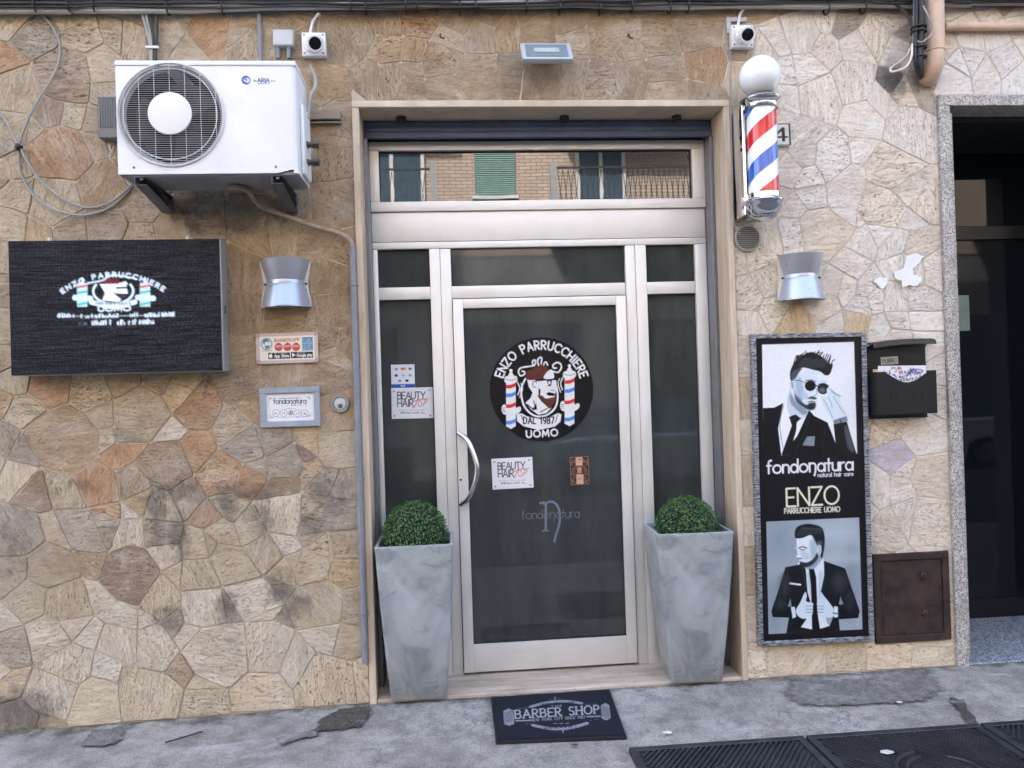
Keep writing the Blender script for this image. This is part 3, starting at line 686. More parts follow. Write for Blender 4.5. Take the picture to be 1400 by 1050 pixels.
for i, (x, z, r, c, vis) in enumerate(seeds):
    vis = i in shown; Q = outl[i]
    if len(Q) < 3: continue
    rs = random.Random(i * 13 + 1)
    # joints: washed over (tight) right of the screen and above the door, open elsewhere
    tight = (x > -1.25 and x < XJL and z > 1.55) or (z > ZJT and -.6 < x < XJR)
    gap = rs.uniform(.0008, .0016) if tight else rs.choice((.0012, .002, .003, .0045))
    Q = offset_in(Q, gap)
    if len(Q) < 3: continue
    ar = abs(sum(a[0] * b[1] - b[0] * a[1] for a, b in zip(Q, Q[1:] + Q[:1]))) / 2
    if ar < .0006: continue
    S = []                                     # corners chipped round, edges split and uneven
    for k in range(len(Q)):
        a, b, d_ = Q[k - 1], Q[k], Q[(k + 1) % len(Q)]
        la, lb = math.dist(a, b), math.dist(b, d_); ca = min(.012, .18 * la) * rs.uniform(.4, 1); cb = min(.012, .18 * lb) * rs.uniform(.4, 1)
        S.append((b[0] + (a[0] - b[0]) * ca / la, b[1] + (a[1] - b[1]) * ca / la)); S.append((b[0] + (d_[0] - b[0]) * cb / lb, b[1] + (d_[1] - b[1]) * cb / lb))
        m = max(1, int(lb / .055))
        for q in range(1, m):
            t = q / m; S.append((b[0] + (d_[0] - b[0]) * t + rs.uniform(-.004, .004), b[1] + (d_[1] - b[1]) * t + rs.uniform(-.004, .004)))
    cx = sum(p[0] for p in S) / len(S); cz = sum(p[1] for p in S) / len(S)
    h = rs.uniform(.002, .0035) if tight else (rs.uniform(.002, .0045) if x > XJR else rs.uniform(.003, .008))
    inner = [(cx + (px - cx) * (1 - .0035 / max(.02, math.dist((px, pz), (cx, cz)))), cz + (pz - cz) * (1 - .0035 / max(.02, math.dist((px, pz), (cx, cz))))) for px, pz in S]
    tx, tz = rs.uniform(-.012, .012), rs.uniform(-.012, .012)
    ang = rs.choice((0, 0, R(90), rs.uniform(0, math.pi))) + rs.uniform(-.2, .2)
    bmm = new() if vis else stuff_bm
    Rm = Matrix.Rotation(ang, 3, 'Y') if vis else Matrix.Identity(3); off = Vector((cx, 0, cz)) if vis else Vector()
    Ri = Rm.inverted()
    def V(px, pz, y): return bmm.verts.new(Ri @ (Vector((px, y, pz)) - off))
    v = rs.uniform(.93, 1.07); hsh = rs.uniform(-.02, .02); k = lin(PAL[c])
    mx = .6 if tight else (.36 if x < XJL else .2); avg = lin((166, 146, 118) if tight else (180, 165, 142) if x < XJL else (212, 200, 178))
    k = [a_ * (1 - mx) + b_ * mx for a_, b_ in zip(k, avg)]; kc = (k[0] * v * (1 + hsh), k[1] * v, k[2] * v * (1 - hsh))
    A = [V(px, pz, .004) for px, pz in S]; B = [V(px, pz, -h + .0025) for px, pz in S]
    C_ = [V(px, pz, -h + tx * (px - cx) + tz * (pz - cz)) for px, pz in inner]
    ring_faces(bmm, [A, B, C_]); bmm.faces.new(C_)
    if vis:
        bmesh.ops.recalc_face_normals(bmm, faces=bmm.faces[:])
        me = bpy.data.meshes.new('stone'); bmm.to_mesh(me); bmm.free()
        o = place('stone', me, M_STONE, None); o.location = off; o.rotation_euler = (0, ang, 0); attach(o, fac)
        o.color = (*kc, 1); n_stone += 1
    else:
        rv = rs.random()
        for w_ in A + B + C_: w_[tone] = (*kc, rv)
st = done(stuff_bm, 'stone_cladding', M_STONES, fac, False); st['kind'] = 'stuff'
print('stones', n_stone)

# upper storeys of this building (out of the picture, they shade the street) and its string course
up = thing('upper_storeys', (0, 4, 3.7), 'plastered upper storeys above the stone clad ground floor', 'building')
bm = new(); box(bm, (-18, .02, 3.72), (20, 9, 16.5)); done(bm, 'wall', M_PLASTER, up, False)
bm = new(); box(bm, (-18, -.16, 3.71), (20, .6, 3.86), .01); done(bm, 'string_course', mat('course', (150, 140, 124), .9), up, False)
bm = new(); box(bm, (-18, .5, -.3), (-9, 9, 3.7)); box(bm, (9, .5, -.3), (20, 9, 3.7)); done(bm, 'ground_floor', M_PLASTER, up, False)

# ------------------------------------------------------------------ shop door surround: travertine slabs
M_TRAV = NT('cut_travertine'); t = M_TRAV; p = t.pos()
a_ = t.noise(t.mapping(p, (26, 26, 2.4)), 1, 5, .6, .4); b_ = t.noise(p, 70, 4, .7)
c_ = t.mix(t.ramp(a_, .3, .7), lin((182, 160, 134)), lin((218, 201, 178))); c_ = t.mix(t.ramp(b_, .55, .8, 0, .6), c_, lin((140, 118, 94)))
t.col(c_); t.b.inputs['Roughness'].default_value = .6; t.bump(b_, .25, .003); M_TRAV = t.m
M_TRAVH = NT('cut_travertine_floor'); t = M_TRAVH; p = t.pos()
a_ = t.noise(t.mapping(p, (2.2, 22, 22)), 1, 5, .6, .4); b_ = t.noise(p, 60, 4, .7); e_ = t.noise(p, 5, 6, .7)
c_ = t.mix(t.ramp(a_, .3, .7), lin((160, 142, 124)), lin((206, 192, 176))); c_ = t.mix(t.ramp(b_, .55, .8, 0, .6), c_, lin((120, 104, 88))); c_ = t.mix(t.ramp(e_, .5, .75, 0, .6), c_, lin((105, 98, 90)))
t.col(c_); t.b.inputs['Roughness'].default_value = .6; t.bump(b_, .25, .003); M_TRAVH = t.m
sur = thing('door_surround', (.54, .1, 0), 'pale travertine slabs lining the barber shop doorway', 'door surround')
for x0, x1 in ((XJL, XJL + .036), (XJR - .033, XJR)):
    bm = new(); box(bm, (x0, -.016, ground_z(x0, 0) - .01), (x1, .42, ZJT - .036), .003); done(bm, 'jamb_slab', M_TRAV, sur, False)
bm = new(); box(bm, (XJL, -.016, ZJT - .035), (XJR, .42, ZJT), .003); done(bm, 'lintel_slab', mat('travertine_soffit', (205, 188, 165), .6, var=.15, vs=9, bump=.2), sur, False)
bm = new(); box(bm, (XJL + .037, -.012, -.05), (XJR - .034, .33, .016), .004); done(bm, 'threshold', M_TRAVH, sur, False)

# ------------------------------------------------------------------ shopfront: aluminium frame and glass
t = NT('champagne_aluminium'); p = t.pos()
n1 = t.noise(t.mapping(p, (3, 3, 3)), 2, 4); n2 = t.noise(t.mapping(p, (160, 160, 160)), 1, 2)
t.col(t.mix(t.ramp(n1, .3, .7), (.76, .74, .70), (.82, .80, .76))); t.b.inputs['Metallic'].default_value = .45
t.l(t.ramp(n1, .3, .7, .44, .54), t.b.inputs['Roughness']); t.bump(n2, .05, .001); M_ALU = t.m
t = NT('dark_glass'); p = t.pos()
sm = t.noise(t.mapping(p, (2, 2, 1.2)), 3, 6, .6)
dz_ = t.noise(t.mapping(p, (3, 3, .8)), 2.2, 6, .65); t.col(t.mix(t.ramp(dz_, .35, .7), (.036, .042, .042), (.060, .066, .061))); t.l(t.ramp(sm, .35, .7, .02, .07), t.b.inputs['Roughness']); t.b.inputs['IOR'].default_value = 1.55
t.bump(t.noise(t.mapping(p, (1, 1, 1)), 1.3, 2), .02, .02); M_GLASS = t.m
t = NT('reflective_glass'); p = t.pos()
t.col((.012, .016, .02)); t.b.inputs['Roughness'].default_value = .012; t.b.inputs['IOR'].default_value = 1.95
t.bump(t.noise(p, 2.2, 2), .012, .02); M_MIRR = t.m
M_SEAL = mat('rubber_seal', (28, 28, 30), .7)
t = NT('lobby_glass'); t.col((.006, .008, .011)); t.b.inputs['Roughness'].default_value = .03; t.b.inputs['IOR'].default_value = 1.3; M_NGLASS = t.m
YD = .27
shop = thing('shopfront', (.54, YD, .016), 'champagne aluminium shopfront with glazed transom and narrow side lights', 'shopfront')
def bar(name, x0, x1, z0, z1, y0=YD, y1=YD + .06, parent=shop, m=M_ALU, bev=.003):
    bm = new(); box(bm, (x0, y0, z0), (x1, y1, z1), bev, 2); return done(bm, name, m, parent)
def pane(x0, x1, z0, z1, parent, m=M_GLASS, y=YD + .03):
    bm = new(); box(bm, (x0 - .012, y, z0 - .012), (x1 + .012, y + .008, z1 + .012)); o = done(bm, 'pane', m, parent, False)
    for q in ((x0, x1, z0, z0 + .005), (x0, x1, z1 - .005, z1), (x0, x0 + .005, z0 + .005, z1 - .005), (x1 - .005, x1, z0 + .005, z1 - .005)):
        bm = new(); box(bm, (q[0], y - .006, q[2]), (q[1], y + .001, q[3])); done(bm, 'gasket', M_SEAL, o, False)
    return o
FL, FR, FT = -.405, 1.482, 2.978
xs = (-.378, -.093, .025, 1.006, 1.13, 1.414)
# transom window: a framed sash of its own
tw = bar('transom_window', FL, FR, 2.928, FT, YD - .012)
bar('frame_bar', FL, FR, 2.592, 2.645, YD - .012, parent=tw); bar('frame_bar', FL, -.355, 2.646, 2.927, YD - .012, parent=tw); bar('frame_bar', 1.411, FR, 2.646, 2.927, YD - .012, parent=tw)
pane(-.355, 1.411, 2.645, 2.928, tw, M_MIRR, YD + .02)
bar('panel', FL, FR, 2.426, 2.589, YD + .002)
bar('rail', FL, FR, 2.386, 2.423)
bar('rail', xs[0], xs[1], 2.106, 2.174, YD + .001); bar('rail', xs[2], xs[3], 2.106, 2.174, YD + .001); bar('rail', xs[4], xs[5], 2.106, 2.174, YD + .001)
bar('stile', FL, xs[0], .016, 2.385); bar('stile', xs[5], FR, .016, 2.385)
bar('stile', xs[1], -.036, .016, 2.385); bar('stile', -.034, .0245, .016, 2.385, YD + .004); bar('stile', xs[3] + .004, 1.066, .016, 2.385, YD + .004); bar('stile', 1.068, xs[4], .016, 2.385)
bar('rail', xs[0], xs[1], .016, .17, YD + .001); bar('rail', xs[4], xs[5], .016, .17, YD + .001)
for a, b in ((xs[0], xs[1]), (xs[4], xs[5])): pane(a, b, 2.174, 2.386, shop); pane(a, b, .17, 2.106, shop)
pane(xs[2], xs[3], 2.174, 2.386, shop)
bm = new(); box(bm, (-.46, .335, 0), (1.53, .345, 3.1)); done(bm, 'backing', mat('dark_interior', (16, 17, 18), .9), shop, False)
# the door leaf
leaf = thing('door_leaf', (.52, YD - .02, .03), 'glazed aluminium barber shop door leaf with curved pull handle', 'door')
LX0, LX1, LZ0, LZ1 = .028, 1.003, .03, 2.1
YL = YD - .014
bar('stile', LX0, .084, LZ0, LZ1, YL, YL + .05, leaf); bar('stile', .945, LX1, LZ0, LZ1, YL, YL + .05, leaf)
bar('rail', .0845, .9445, 2.048, LZ1, YL + .001, YL + .05, leaf); bar('rail', .0845, .9445, LZ0, .183, YL + .001, YL + .05, leaf)
pane(.084, .945, .183, 2.048, leaf, y=YL + .02)
M_CHROME = mat('brushed_steel', (205, 205, 208), .22, 1, var=.05)
hp = [at(627, 592, YL - .01), at(640, 603, YL - .05), at(650, 628, YL - .075), at(652, 645, YL - .08), at(648, 665, YL - .075), at(640, 682, YL - .05), at(630, 690, YL - .01)]
bm = new(); tube(bm, hp, .014, 14, 8); done(bm, 'handle', M_CHROME, leaf)
bm = new(); q = at(630, 656, YL); cyl(bm, (q.x, YL - .006, q.z), (q.x, YL + .005, q.z), .006); done(bm, 'lock', M_SEAL, leaf)
bm = new(); q = at(632, 640, YL); box(bm, (LX0 + .006, YL - .0015, 1.16), (.079, YL + .004, 1.30), .001); done(bm, 'lock_plate', M_ALU, leaf, False)

# rolled-up shutter above the door: bottom slats, guides
M_SHUT = mat('blue_grey_shutter', (78, 90, 116), .45, .3, var=.15, grime=.3)
sh = thing('roller_shutter', (.54, .2, 3.0), 'dark blue rolled up shutter edge above the shopfront transom', 'roller shutter')
for z0, z1, y in ((2.968, 3.005, .17), (3.006, 3.034, .176), (3.035, 3.065, .182)):
    bm = new(); box(bm, (XJL + .04, y, z0), (XJR - .037, y + .03, z1), .005, 2); done(bm, 'slat', M_SHUT, sh)
for x0, x1 in ((XJL + .0365, XJL + .057), (XJR - .055, XJR - .0335)):
    bm = new(); box(bm, (x0, .16, .017), (x1, .262, 2.966), .002); done(bm, 'guide', mat('guide_grey', (118, 120, 126), .4, .6), sh, False)
for px in (548, 772, 926):
    q = at(px, 165, .12); bm = new(); lathe(bm, [(.0, 0), (.026, 0), (.026, .02), (.018, .03), (0, .03)], (q.x, .13, ZJT - .036), (0, 0, -1), 16); done(bm, 'stop', mat('stop_rubber', (40, 38, 36), .7), sh)

# ------------------------------------------------------------------ second entrance on the right: granite surround, dark glazed door
t = NT('speckled_granite'); p = t.pos()
v = t.n('TexVoronoi'); v.inputs['Scale'].default_value = 190; t.l(p, v.inputs['Vector'])
s_ = t.n('SeparateXYZ'); t.l(v.outputs['Color'], s_.inputs[0])
c_ = t.mix(t.ramp(s_.outputs[0], .2, .8), lin((116, 112, 108)), lin((208, 203, 196))); c_ = t.mix(t.ramp(t.noise(p, 14, 5), .4, .7, 0, .5), c_, lin((128, 120, 112)))
t.col(c_); t.b.inputs['Roughness'].default_value = .55; M_GRAN = t.m
en = thing('entrance_surround', (XG0 + .73, .1, 0), 'grey speckled granite surround of the dark neighbouring entrance', 'door surround')
gw = .062
for x0, x1 in ((XG0, XG0 + gw), (XG1 - gw, XG1)):
    bm = new(); box(bm, (x0, -.022, -.06), (x1, .16, ZGT - gw), .003); done(bm, 'jamb_slab', M_GRAN, en, False)
bm = new(); box(bm, (XG0 + gw + .0005, .005, -.06), (XG0 + gw + .03, .75, ZGT - gw - .03), .003); done(bm, 'reveal_slab', M_GRAN, en, False)
bm = new(); box(bm, (XG0, -.022, ZGT - gw + .001), (XG1, .16, ZGT), .003); done(bm, 'lintel_slab', M_GRAN, en, False)
t = NT('granite_floor'); p = t.pos(); v = t.n('TexVoronoi'); v.inputs['Scale'].default_value = 120; t.l(p, v.inputs['Vector'])
s_ = t.n('SeparateXYZ'); t.l(v.outputs['Color'], s_.inputs[0])
t.col(t.mix(t.ramp(s_.outputs[0], .1, .9), lin((74, 78, 86)), lin((172, 176, 182)))); t.b.inputs['Roughness'].default_value = .4
bm = new(); box(bm, (XG0 + gw + .001, .0, -.05), (XG1 - gw - .001, .82, .006), .003); done(bm, 'entrance_floor', t.m, en, False)
M_DK = mat('dark_lobby', (24, 24, 27), .7)
bm = new(); box(bm, (XG0 + .03, .16, ZGT - gw - .03), (XG1, 1.2, ZGT - gw + .03)); box(bm, (XG1 - .05, .16, 0), (XG1 + .05, 1.2, ZGT)); done(bm, 'reveal', M_DK, en, False)
M_DKF = mat('black_door_frame', (26, 28, 33), .35, .4)
dd = thing('neighbour_door', (XG0 + .73, .75, 0), 'black framed dark glass door of the neighbouring entrance', 'door')
X0, X1 = XG0 + gw + .03, XG1 - gw; Y2 = .74
zb = at(1360, 318, Y2).z; ztp = at(1360, 230, Y2).z
for nm, b_ in (('rail', (X0, X1, zb - .045, zb + .045)), ('rail', (X0, X1, .007, .13)), ('rail', (X0, X1, ztp + .22, ztp + .5)), ('stile', (X0, X0 + .05, .131, zb - .046)), ('stile', (X0 + .36, X0 + .43, .131, zb - .046)), ('stile', (X1 - .06, X1, .131, zb - .046)), ('rail', (X0 + .051, X0 + .359, 1.0, 1.05))):
    bm = new(); box(bm, (b_[0], Y2, b_[2]), (b_[1], Y2 + .05, b_[3]), .003); done(bm, nm, M_DKF, dd, False)
for b_ in ((X0 + .045, X0 + .365, .125, zb - .04), (X0 + .425, X1 - .05, .125, zb - .04), (X0, X1, zb + .04, ztp + .225)):
    bm = new(); box(bm, (b_[0], Y2 + .02, b_[2]), (b_[1], Y2 + .028, b_[3])); done(bm, 'pane', M_NGLASS, dd, False)
bm = new(); box(bm, (XG0, Y2 + .06, 0), (XG1, Y2 + .07, 3.2)); done(bm, 'backing', MATS['dark_interior'], dd, False)
q0 = at(1308, 404, Y2 + .018); q1 = at(1326, 452, Y2 + .018)
nt_ = new(); box(nt_, (q0.x, Y2 + .0165, q1.z), (q1.x, Y2 + .0195, q0.z)); tag(done(nt_, 'paper_notice', mat('greenish_paper', (128, 142, 136), .6), None, False), 'pale green paper notice stuck on the dark neighbouring door glass', 'notice')

# ================================================================== THINGS ON THE WALL
M_WHITE = mat('white_enamel', (226, 227, 228), .38, var=.04, vs=4, grime=.14)
M_WGREY = mat('light_grey_plastic', (186, 188, 188), .5, var=.08)
M_BLACK = mat('black_plastic', (20, 20, 22), .45, var=.2)
M_DGREY = mat('dark_grey_metal', (92, 95, 100), .45, .3, var=.2, grime=.3)
M_PIPE = mat('grey_pvc', (126, 130, 136), .5, var=.12, vs=14, grime=.3)
M_CAB = mat('grey_cable', (150, 148, 142), .55, var=.15)
M_CABD = mat('dark_cable', (48, 47, 47), .6, var=.2)
M_SILV = mat('silver_paint', (176, 180, 190), .32, .55, var=.05)
M_SCREW = mat('screw_steel', (120, 118, 114), .4, .9)

# ---- air conditioner outdoor unit
AF, AB = -.40, -.125
tl = at(157, 81, AF); br = at(408, 237, AF)
ax0, ax1 = tl.x, br.x; az1 = tl.z - .005; az0 = at(157, 238, AF).z * .5 + at(400, 237, AF).z * .5
ac = thing('air_conditioner', ((ax0 + ax1) / 2, (AF + AB) / 2, az0), 'white air conditioner outdoor unit with round fan grille on wall brackets', 'air conditioner')
fc = at(234, 157, AF); FRAD = .228
bm = new(); N = 72
circ = []; outer = []
for i in range(N):
    a = 2 * math.pi * i / N; dx, dz = math.cos(a), math.sin(a)
    circ.append((fc.x + FRAD * dx, fc.z + FRAD * dz))
    t = min([((ax1 - .02 if dx > 0 else ax0 + .004) - fc.x) / dx if abs(dx) > 1e-6 else 9, ((az1 - .026 if dz > 0 else az0) - fc.z) / dz if abs(dz) > 1e-6 else 9])
    outer.append((fc.x + dx * t, fc.z + dz * t))
A = [bm.verts.new((x, AF, z)) for x, z in circ]; B = [bm.verts.new((x, AF, z)) for x, z in outer]; D = [bm.verts.new((x, AF + .03, z)) for x, z in circ]
ring_faces(bm, [D, A, B])
for cx_, cz_ in ((ax0 + .004, az0), (ax0 + .004, az1 - .026), (ax1 - .02, az0), (ax1 - .02, az1 - .026)):
    k = sorted(range(N), key=lambda i: math.dist(outer[i], (cx_, cz_)))[:2]
    v = bm.verts.new((cx_, AF, cz_))
    try: bm.faces.new((B[k[0]], v, B[k[1]]))
    except ValueError: pass
done(bm, 'front_panel', M_WHITE, ac, False)
bm = new()                                        # wrapped right corner, sides, bottom, back as one sheet-metal shell
prof = [(ax1 - .02, AF), (ax1 - .012, AF + .002), (ax1 - .004, AF + .008), (ax1, AF + .02), (ax1, AB), (ax0, AB), (ax0, AF), (ax0 + .004, AF)]
lo = [bm.verts.new((x, y, az0)) for x, y in prof]; hi = [bm.verts.new((x, y, az1 - .026)) for x, y in prof]
ring_faces(bm, [lo, hi], False)
done(bm, 'casing', M_WHITE, ac)
bm = new(); box(bm, (ax0 + .006, AF + .012, az0 - .006), (ax1 - .006, AB, az0 + .012), .003); done(bm, 'base_pan', mat('base_pan_grey', (150, 154, 160), .5, .2, var=.15, grime=.3), ac, False)
bm = new(); box(bm, (ax0 - .003, AF - .004, az1 - .025), (ax1 + .003, AB + .003, az1), .008, 2); done(bm, 'lid', M_WHITE, ac)
bm = new(); lathe(bm, [(0, .0), (FRAD, .0), (FRAD, .22), (0, .22)], (fc.x, AF + .225, fc.z), (0, -1, 0), 48)
for f in list(bm.faces):
    if f.calc_center_median().y < AF + .02: bm.faces.remove(f)
done(bm, 'fan_duct', mat('duct_black', (10, 10, 11), .8), ac, recalc=False)
bm = new(); lathe(bm, [(FRAD - .001, 0), (FRAD - .012, -.02), (FRAD - .016, -.035)], (fc.x, AF, fc.z), (0, -1, 0), 48)
for f in [f for f in bm.faces if len(f.verts) > 4]: bm.faces.remove(f)
done(bm, 'duct_rim', mat('rim_white', (176, 176, 174), .5), ac)
bm = new()
for k in range(3):
    a0 = k * 2.094 + .4; rings = []
    for r_ in (.05, .12, .2):
        rings.append([bm.verts.new((fc.x + r_ * math.cos(a0 + t_ * (1.1 + .3 * r_ / .2)), AF + .09 + .05 * t_, fc.z + r_ * math.sin(a0 + t_ * (1.1 + .3 * r_ / .2)))) for t_ in (0, .33, .66, 1)])
    ring_faces(bm, rings, False)
cyl(bm, (fc.x, AF + .06, fc.z), (fc.x, AF + .2, fc.z), .05)
done(bm, 'fan', mat('fan_grey', (34, 34, 36), .5), ac)
bm = new()                                        # wire guard: rims, close horizontal wires, vertical wires
torus(bm, (fc.x, AF - .006, fc.z), FRAD + .008, .004); torus(bm, (fc.x, AF - .012, fc.z), FRAD - .02, .0022, seg=40, s2=5)
nw = 46
for i in range(nw):
    z = -FRAD + (i + .5) * 2 * FRAD / nw; hx = math.sqrt(max(0, FRAD ** 2 - z * z)) + .004
    cyl(bm, (fc.x - hx, AF - .010, fc.z + z), (fc.x + hx, AF - .010, fc.z + z), .0009, seg=5, caps=False)
for i in range(-3, 4):
    x = i * .068; hz = math.sqrt(max(0, FRAD ** 2 - x * x)) + .004
    cyl(bm, (fc.x + x, AF - .013, fc.z - hz), (fc.x + x, AF - .013, fc.z + hz), .0013, seg=5, caps=False)
done(bm, 'grille', mat('grille_wire', (205, 206, 206), .4), ac)
bm = new(); lathe(bm, [(0, .0), (.094, .0), (.098, .004), (.095, .010), (.06, .014), (0, .016)], (fc.x, AF - .013, fc.z), (0, -1, 0), 40); done(bm, 'fan_cap', mat('cap_white', (224, 223, 218), .45, var=.03), ac)
for px, py in ((183, 229), (377, 228), (278, 86)):
    q = at(px, py, AF); bm = new(); lathe(bm, [(0, 0), (.006, 0), (.004, .003), (0, .004)], (q.x, AF, q.z), (0, -1, 0), 10); done(bm, 'screw', M_SCREW, ac)
for py in (198, 222):
    q = at(424, py, -.26); bm = new(); cyl(bm, (ax1 - .01, -.26, q.z), (ax1 + .055, -.26, q.z), .013); cyl(bm, (ax1 + .02, -.285, q.z), (ax1 + .02, -.235, q.z), .011); cyl(bm, (ax1 + .045, -.26, q.z), (ax1 + .075, -.26, q.z), .018, seg=6); done(bm, 'valve', mat('valve_brass', (84, 80, 74), .4, .8), ac)
bm = new(); z0, z1 = at(420, 250, -.25).z, at(420, 150, -.25).z; box(bm, (ax1 + .001, -.33, z0 + .02), (ax1 + .02, -.16, z1), .006); done(bm, 'valve_cover', M_WHITE, ac)
bm = new(); tube(bm, [(ax1 + .02, -.22, z1 - .03), (ax1 + .03, -.2, z1 + .08), (ax1 + .045, -.12, z1 + .16), (ax1 + .035, -.06, z1 + .24), (ax1 + .01, -.04, z1 + .3)], .009, 8); done(bm, 'supply_cable', M_CAB, ac)
# ---- its two wall brackets
for i, (px, lb) in enumerate(((186, 'grey steel bracket under the fan side of the air conditioner'), (374, 'grey steel bracket under the pipe side of the air conditioner'))):
    x = at(px, 238, AF).x + .012; zt = az0 - .008; zb = at(px + 48, 291, -.03).z
    b = thing('wall_bracket', (x, -.02, zb), lb, 'bracket', 'steel brackets carrying the air conditioner')
    bm = new(); box(bm, (x - .022, AF + .005, zt - .004), (x + .022, -.012, zt)); box(bm, (x - .022, AF + .005, zt - .03), (x - .019, -.012, zt - .004)); done(bm, 'arm', M_DGREY, b, False)
    bm = new(); box(bm, (x - .02, -.016, zb), (x + .02, -.009, zt - .005)); box(bm, (x + .017, -.045, zb), (x + .02, -.016, zt - .005)); done(bm, 'wall_plate', M_DGREY, b, False)
    bm = new(); p0 = Vector((x, AF + .03, zt - .012)); p1 = Vector((x, -.03, zb + .02)); d = p1 - p0
    M = Matrix.Translation((p0 + p1) / 2) @ d.to_track_quat('Z', 'X').to_matrix().to_4x4()
    obox(bm, M @ Matrix.Translation((.021, 0, 0)), (.003, .05, d.length)); obox(bm, M @ Matrix.Translation((0, -.0265, 0)), (.045, .003, d.length)); obox(bm, M @ Matrix.Translation((-.021, 0, 0)), (.003, .05, d.length)); done(bm, 'brace', M_DGREY, b, False)
    bm = new(); cyl(bm, (x, AF + .03, zt - .012), (x, AF + .03, zt + .004), .009, seg=6); done(bm, 'bolt', mat('bolt_zinc', (196, 196, 192), .3, .9), b)

# ---- condensate hose and drain pipe
PX = at(490, 600, -.03).x
hose = [at(312, 257, -.26), at(326, 256, -.24), at(340, 262, -.18), at(350, 276, -.09), at(362, 285, -.05), at(380, 291, -.04), at(405, 301, -.035), at(430, 310, -.035), at(455, 316, -.035), at(472, 323, -.035), at(481, 333, -.032), Vector((PX, -.032, at(484, 345, -.032).z))]
bm = new(); tube(bm, hose, .0125, 10, 8, corr=.06); tag(done(bm, 'drain_hose', mat('hose_beige', (158, 140, 116), .7, var=.2, vs=20, grime=.3)), 'beige corrugated hose running from the air conditioner to the grey pipe', 'hose')
pp = thing('drain_pipe', (PX, -.03, .2), 'thin grey plastic drain pipe running down beside the door surround', 'pipe')
zt = at(484, 336, -.03).z; zb = at(498, 906, -.03).z
bm = new(); cyl(bm, (PX, -.032, zb), (PX, -.032, zt), .0165, seg=18); done(bm, 'pipe', M_PIPE, pp)
for py in (390, 655, 838):
    z = at(490, py, -.03).z; bm = new(); torus(bm, (PX, -.032, z), .0175, .004, (0, 0, 1), 20, 6); box(bm, (PX - .03, -.006, z - .005), (PX + .03, .002, z + .005)); cyl(bm, (PX + .02, -.03, z), (PX + .02, 0, z), .004, seg=8); done(bm, 'clip', M_PIPE, pp)

# ---- LED screen
LC = [(10.5, 329), (299, 326), (305, 508), (15, 513)]; LY = -.135
lrc = rect(LC, LY)
led = thing('led_screen', (lrc[0].x, -.05, lrc[0].z - lrc[2] / 2), 'black LED display panel showing the barber logo on the stone wall', 'display')
bm = new(); board(bm, lrc, LY + .012, -.012, .002); done(bm, 'cabinet', mat('alu_cabinet', (172, 174, 178), .4, .5, var=.06), led, False)
bm = new(); board(bm, (lrc[0], lrc[1] - .004, lrc[2] - .004, lrc[3]), LY + .0015, LY + .0115); done(bm, 'module_back', M_BLACK, led, False)
for px, py in ((67, 327), (256, 325)):
    q = at(px, py, LY + .05); bm = new(); cyl(bm, (q.x, LY + .05, q.z - .02), (q.x, LY + .05, q.z + .006), .006, seg=8); done(bm, 'hook', M_WHITE, led)
q = at(309, 420, LY + .05); bm = new(); box(bm, (lrc[0].x + lrc[1] / 2 - .001, LY + .05, q.z - .03), (lrc[0].x + lrc[1] / 2 + .004, LY + .075, q.z + .01), .001); done(bm, 'latch', M_SCREW, led, False)

# ---- up/down wall lamps
def wall_lamp(x, z, wd, ht, label):
    e = thing('wall_lamp', (x, -.02, z - ht / 2), label, 'lamp', 'silver hourglass wall lamps')
    bm = new(); dep = .115; n = 22; rings = []
    prof = [(1.0, 1.0), (.985, .97), (1.0, .955), (.80, .22), (.775, .16), (.765, .13), (.775, .10), (.775, -.03), (.79, -.06), (.83, -.15), (1.0, -.93), (1.015, -.955), (1.015, -1.0)]
    for k, zz in prof:
        rings.append([bm.verts.new((x + wd / 2 * k * math.sin(a) / math.sin(R(62)), -.03 - dep * (k ** 1.15) * (math.cos(a) - math.cos(R(62))) / (1 - math.cos(R(62))), z + ht / 2 * zz)) for a in [R(-62 + 124 * i / n) for i in range(n + 1)]])
    ring_faces(bm, rings, False)
    done(bm, 'shade', M_SILV, e, ang=25)
    bm = new()
    for zz in (1, -1):
        V = [bm.verts.new((x + wd / 2 * math.sin(a) / math.sin(R(62)), -.03 - dep * (math.cos(a) - math.cos(R(62))) / (1 - math.cos(R(62))), z + ht / 2 * .99 * zz)) for a in [R(-62 + 124 * i / n) for i in range(n + 1)]]
        bm.faces.new(V)
    done(bm, 'diffuser', mat('lamp_glass', (120, 124, 128), .3), e, False)
    bm = new(); poly = []
    for k, zz in prof: poly.append((x + wd / 2 * (k * 1.0), z + ht / 2 * zz * .97))
    for k, zz in reversed(prof): poly.append((x - wd / 2 * (k * 1.0), z + ht / 2 * zz * .97))
    poly = [(x + (px - x) * 1.0, pz) for px, pz in poly]
    wide = [(x + wd / 2, z + ht * .46), (x + wd / 2 * .86, z), (x + wd / 2, z - ht * .46), (x - wd / 2, z - ht * .46), (x - wd / 2 * .86, z), (x - wd / 2, z + ht * .46)]
    prism(bm, list(reversed(wide)), -.034, -.006); done(bm, 'back_plate', mat('lamp_plate', (205, 200, 188), .5), e, False)
    for s in (-1, 1):
        bm = new(); lathe(bm, [(0, 0), (.006, 0), (.005, .004), (0, .005)], (x + s * wd * .405, -.034, z + .0), (0, -1, 0), 10); done(bm, 'screw', M_BLACK, e)
for cxy, lb in (((389, 387.5), 'silver hourglass wall lamp beside the LED screen'), ((1098, 379), 'silver hourglass wall lamp above the tall barber poster')):
    q = at(*cxy, -.06); wall_lamp(q.x, q.z, .252, .243, lb)

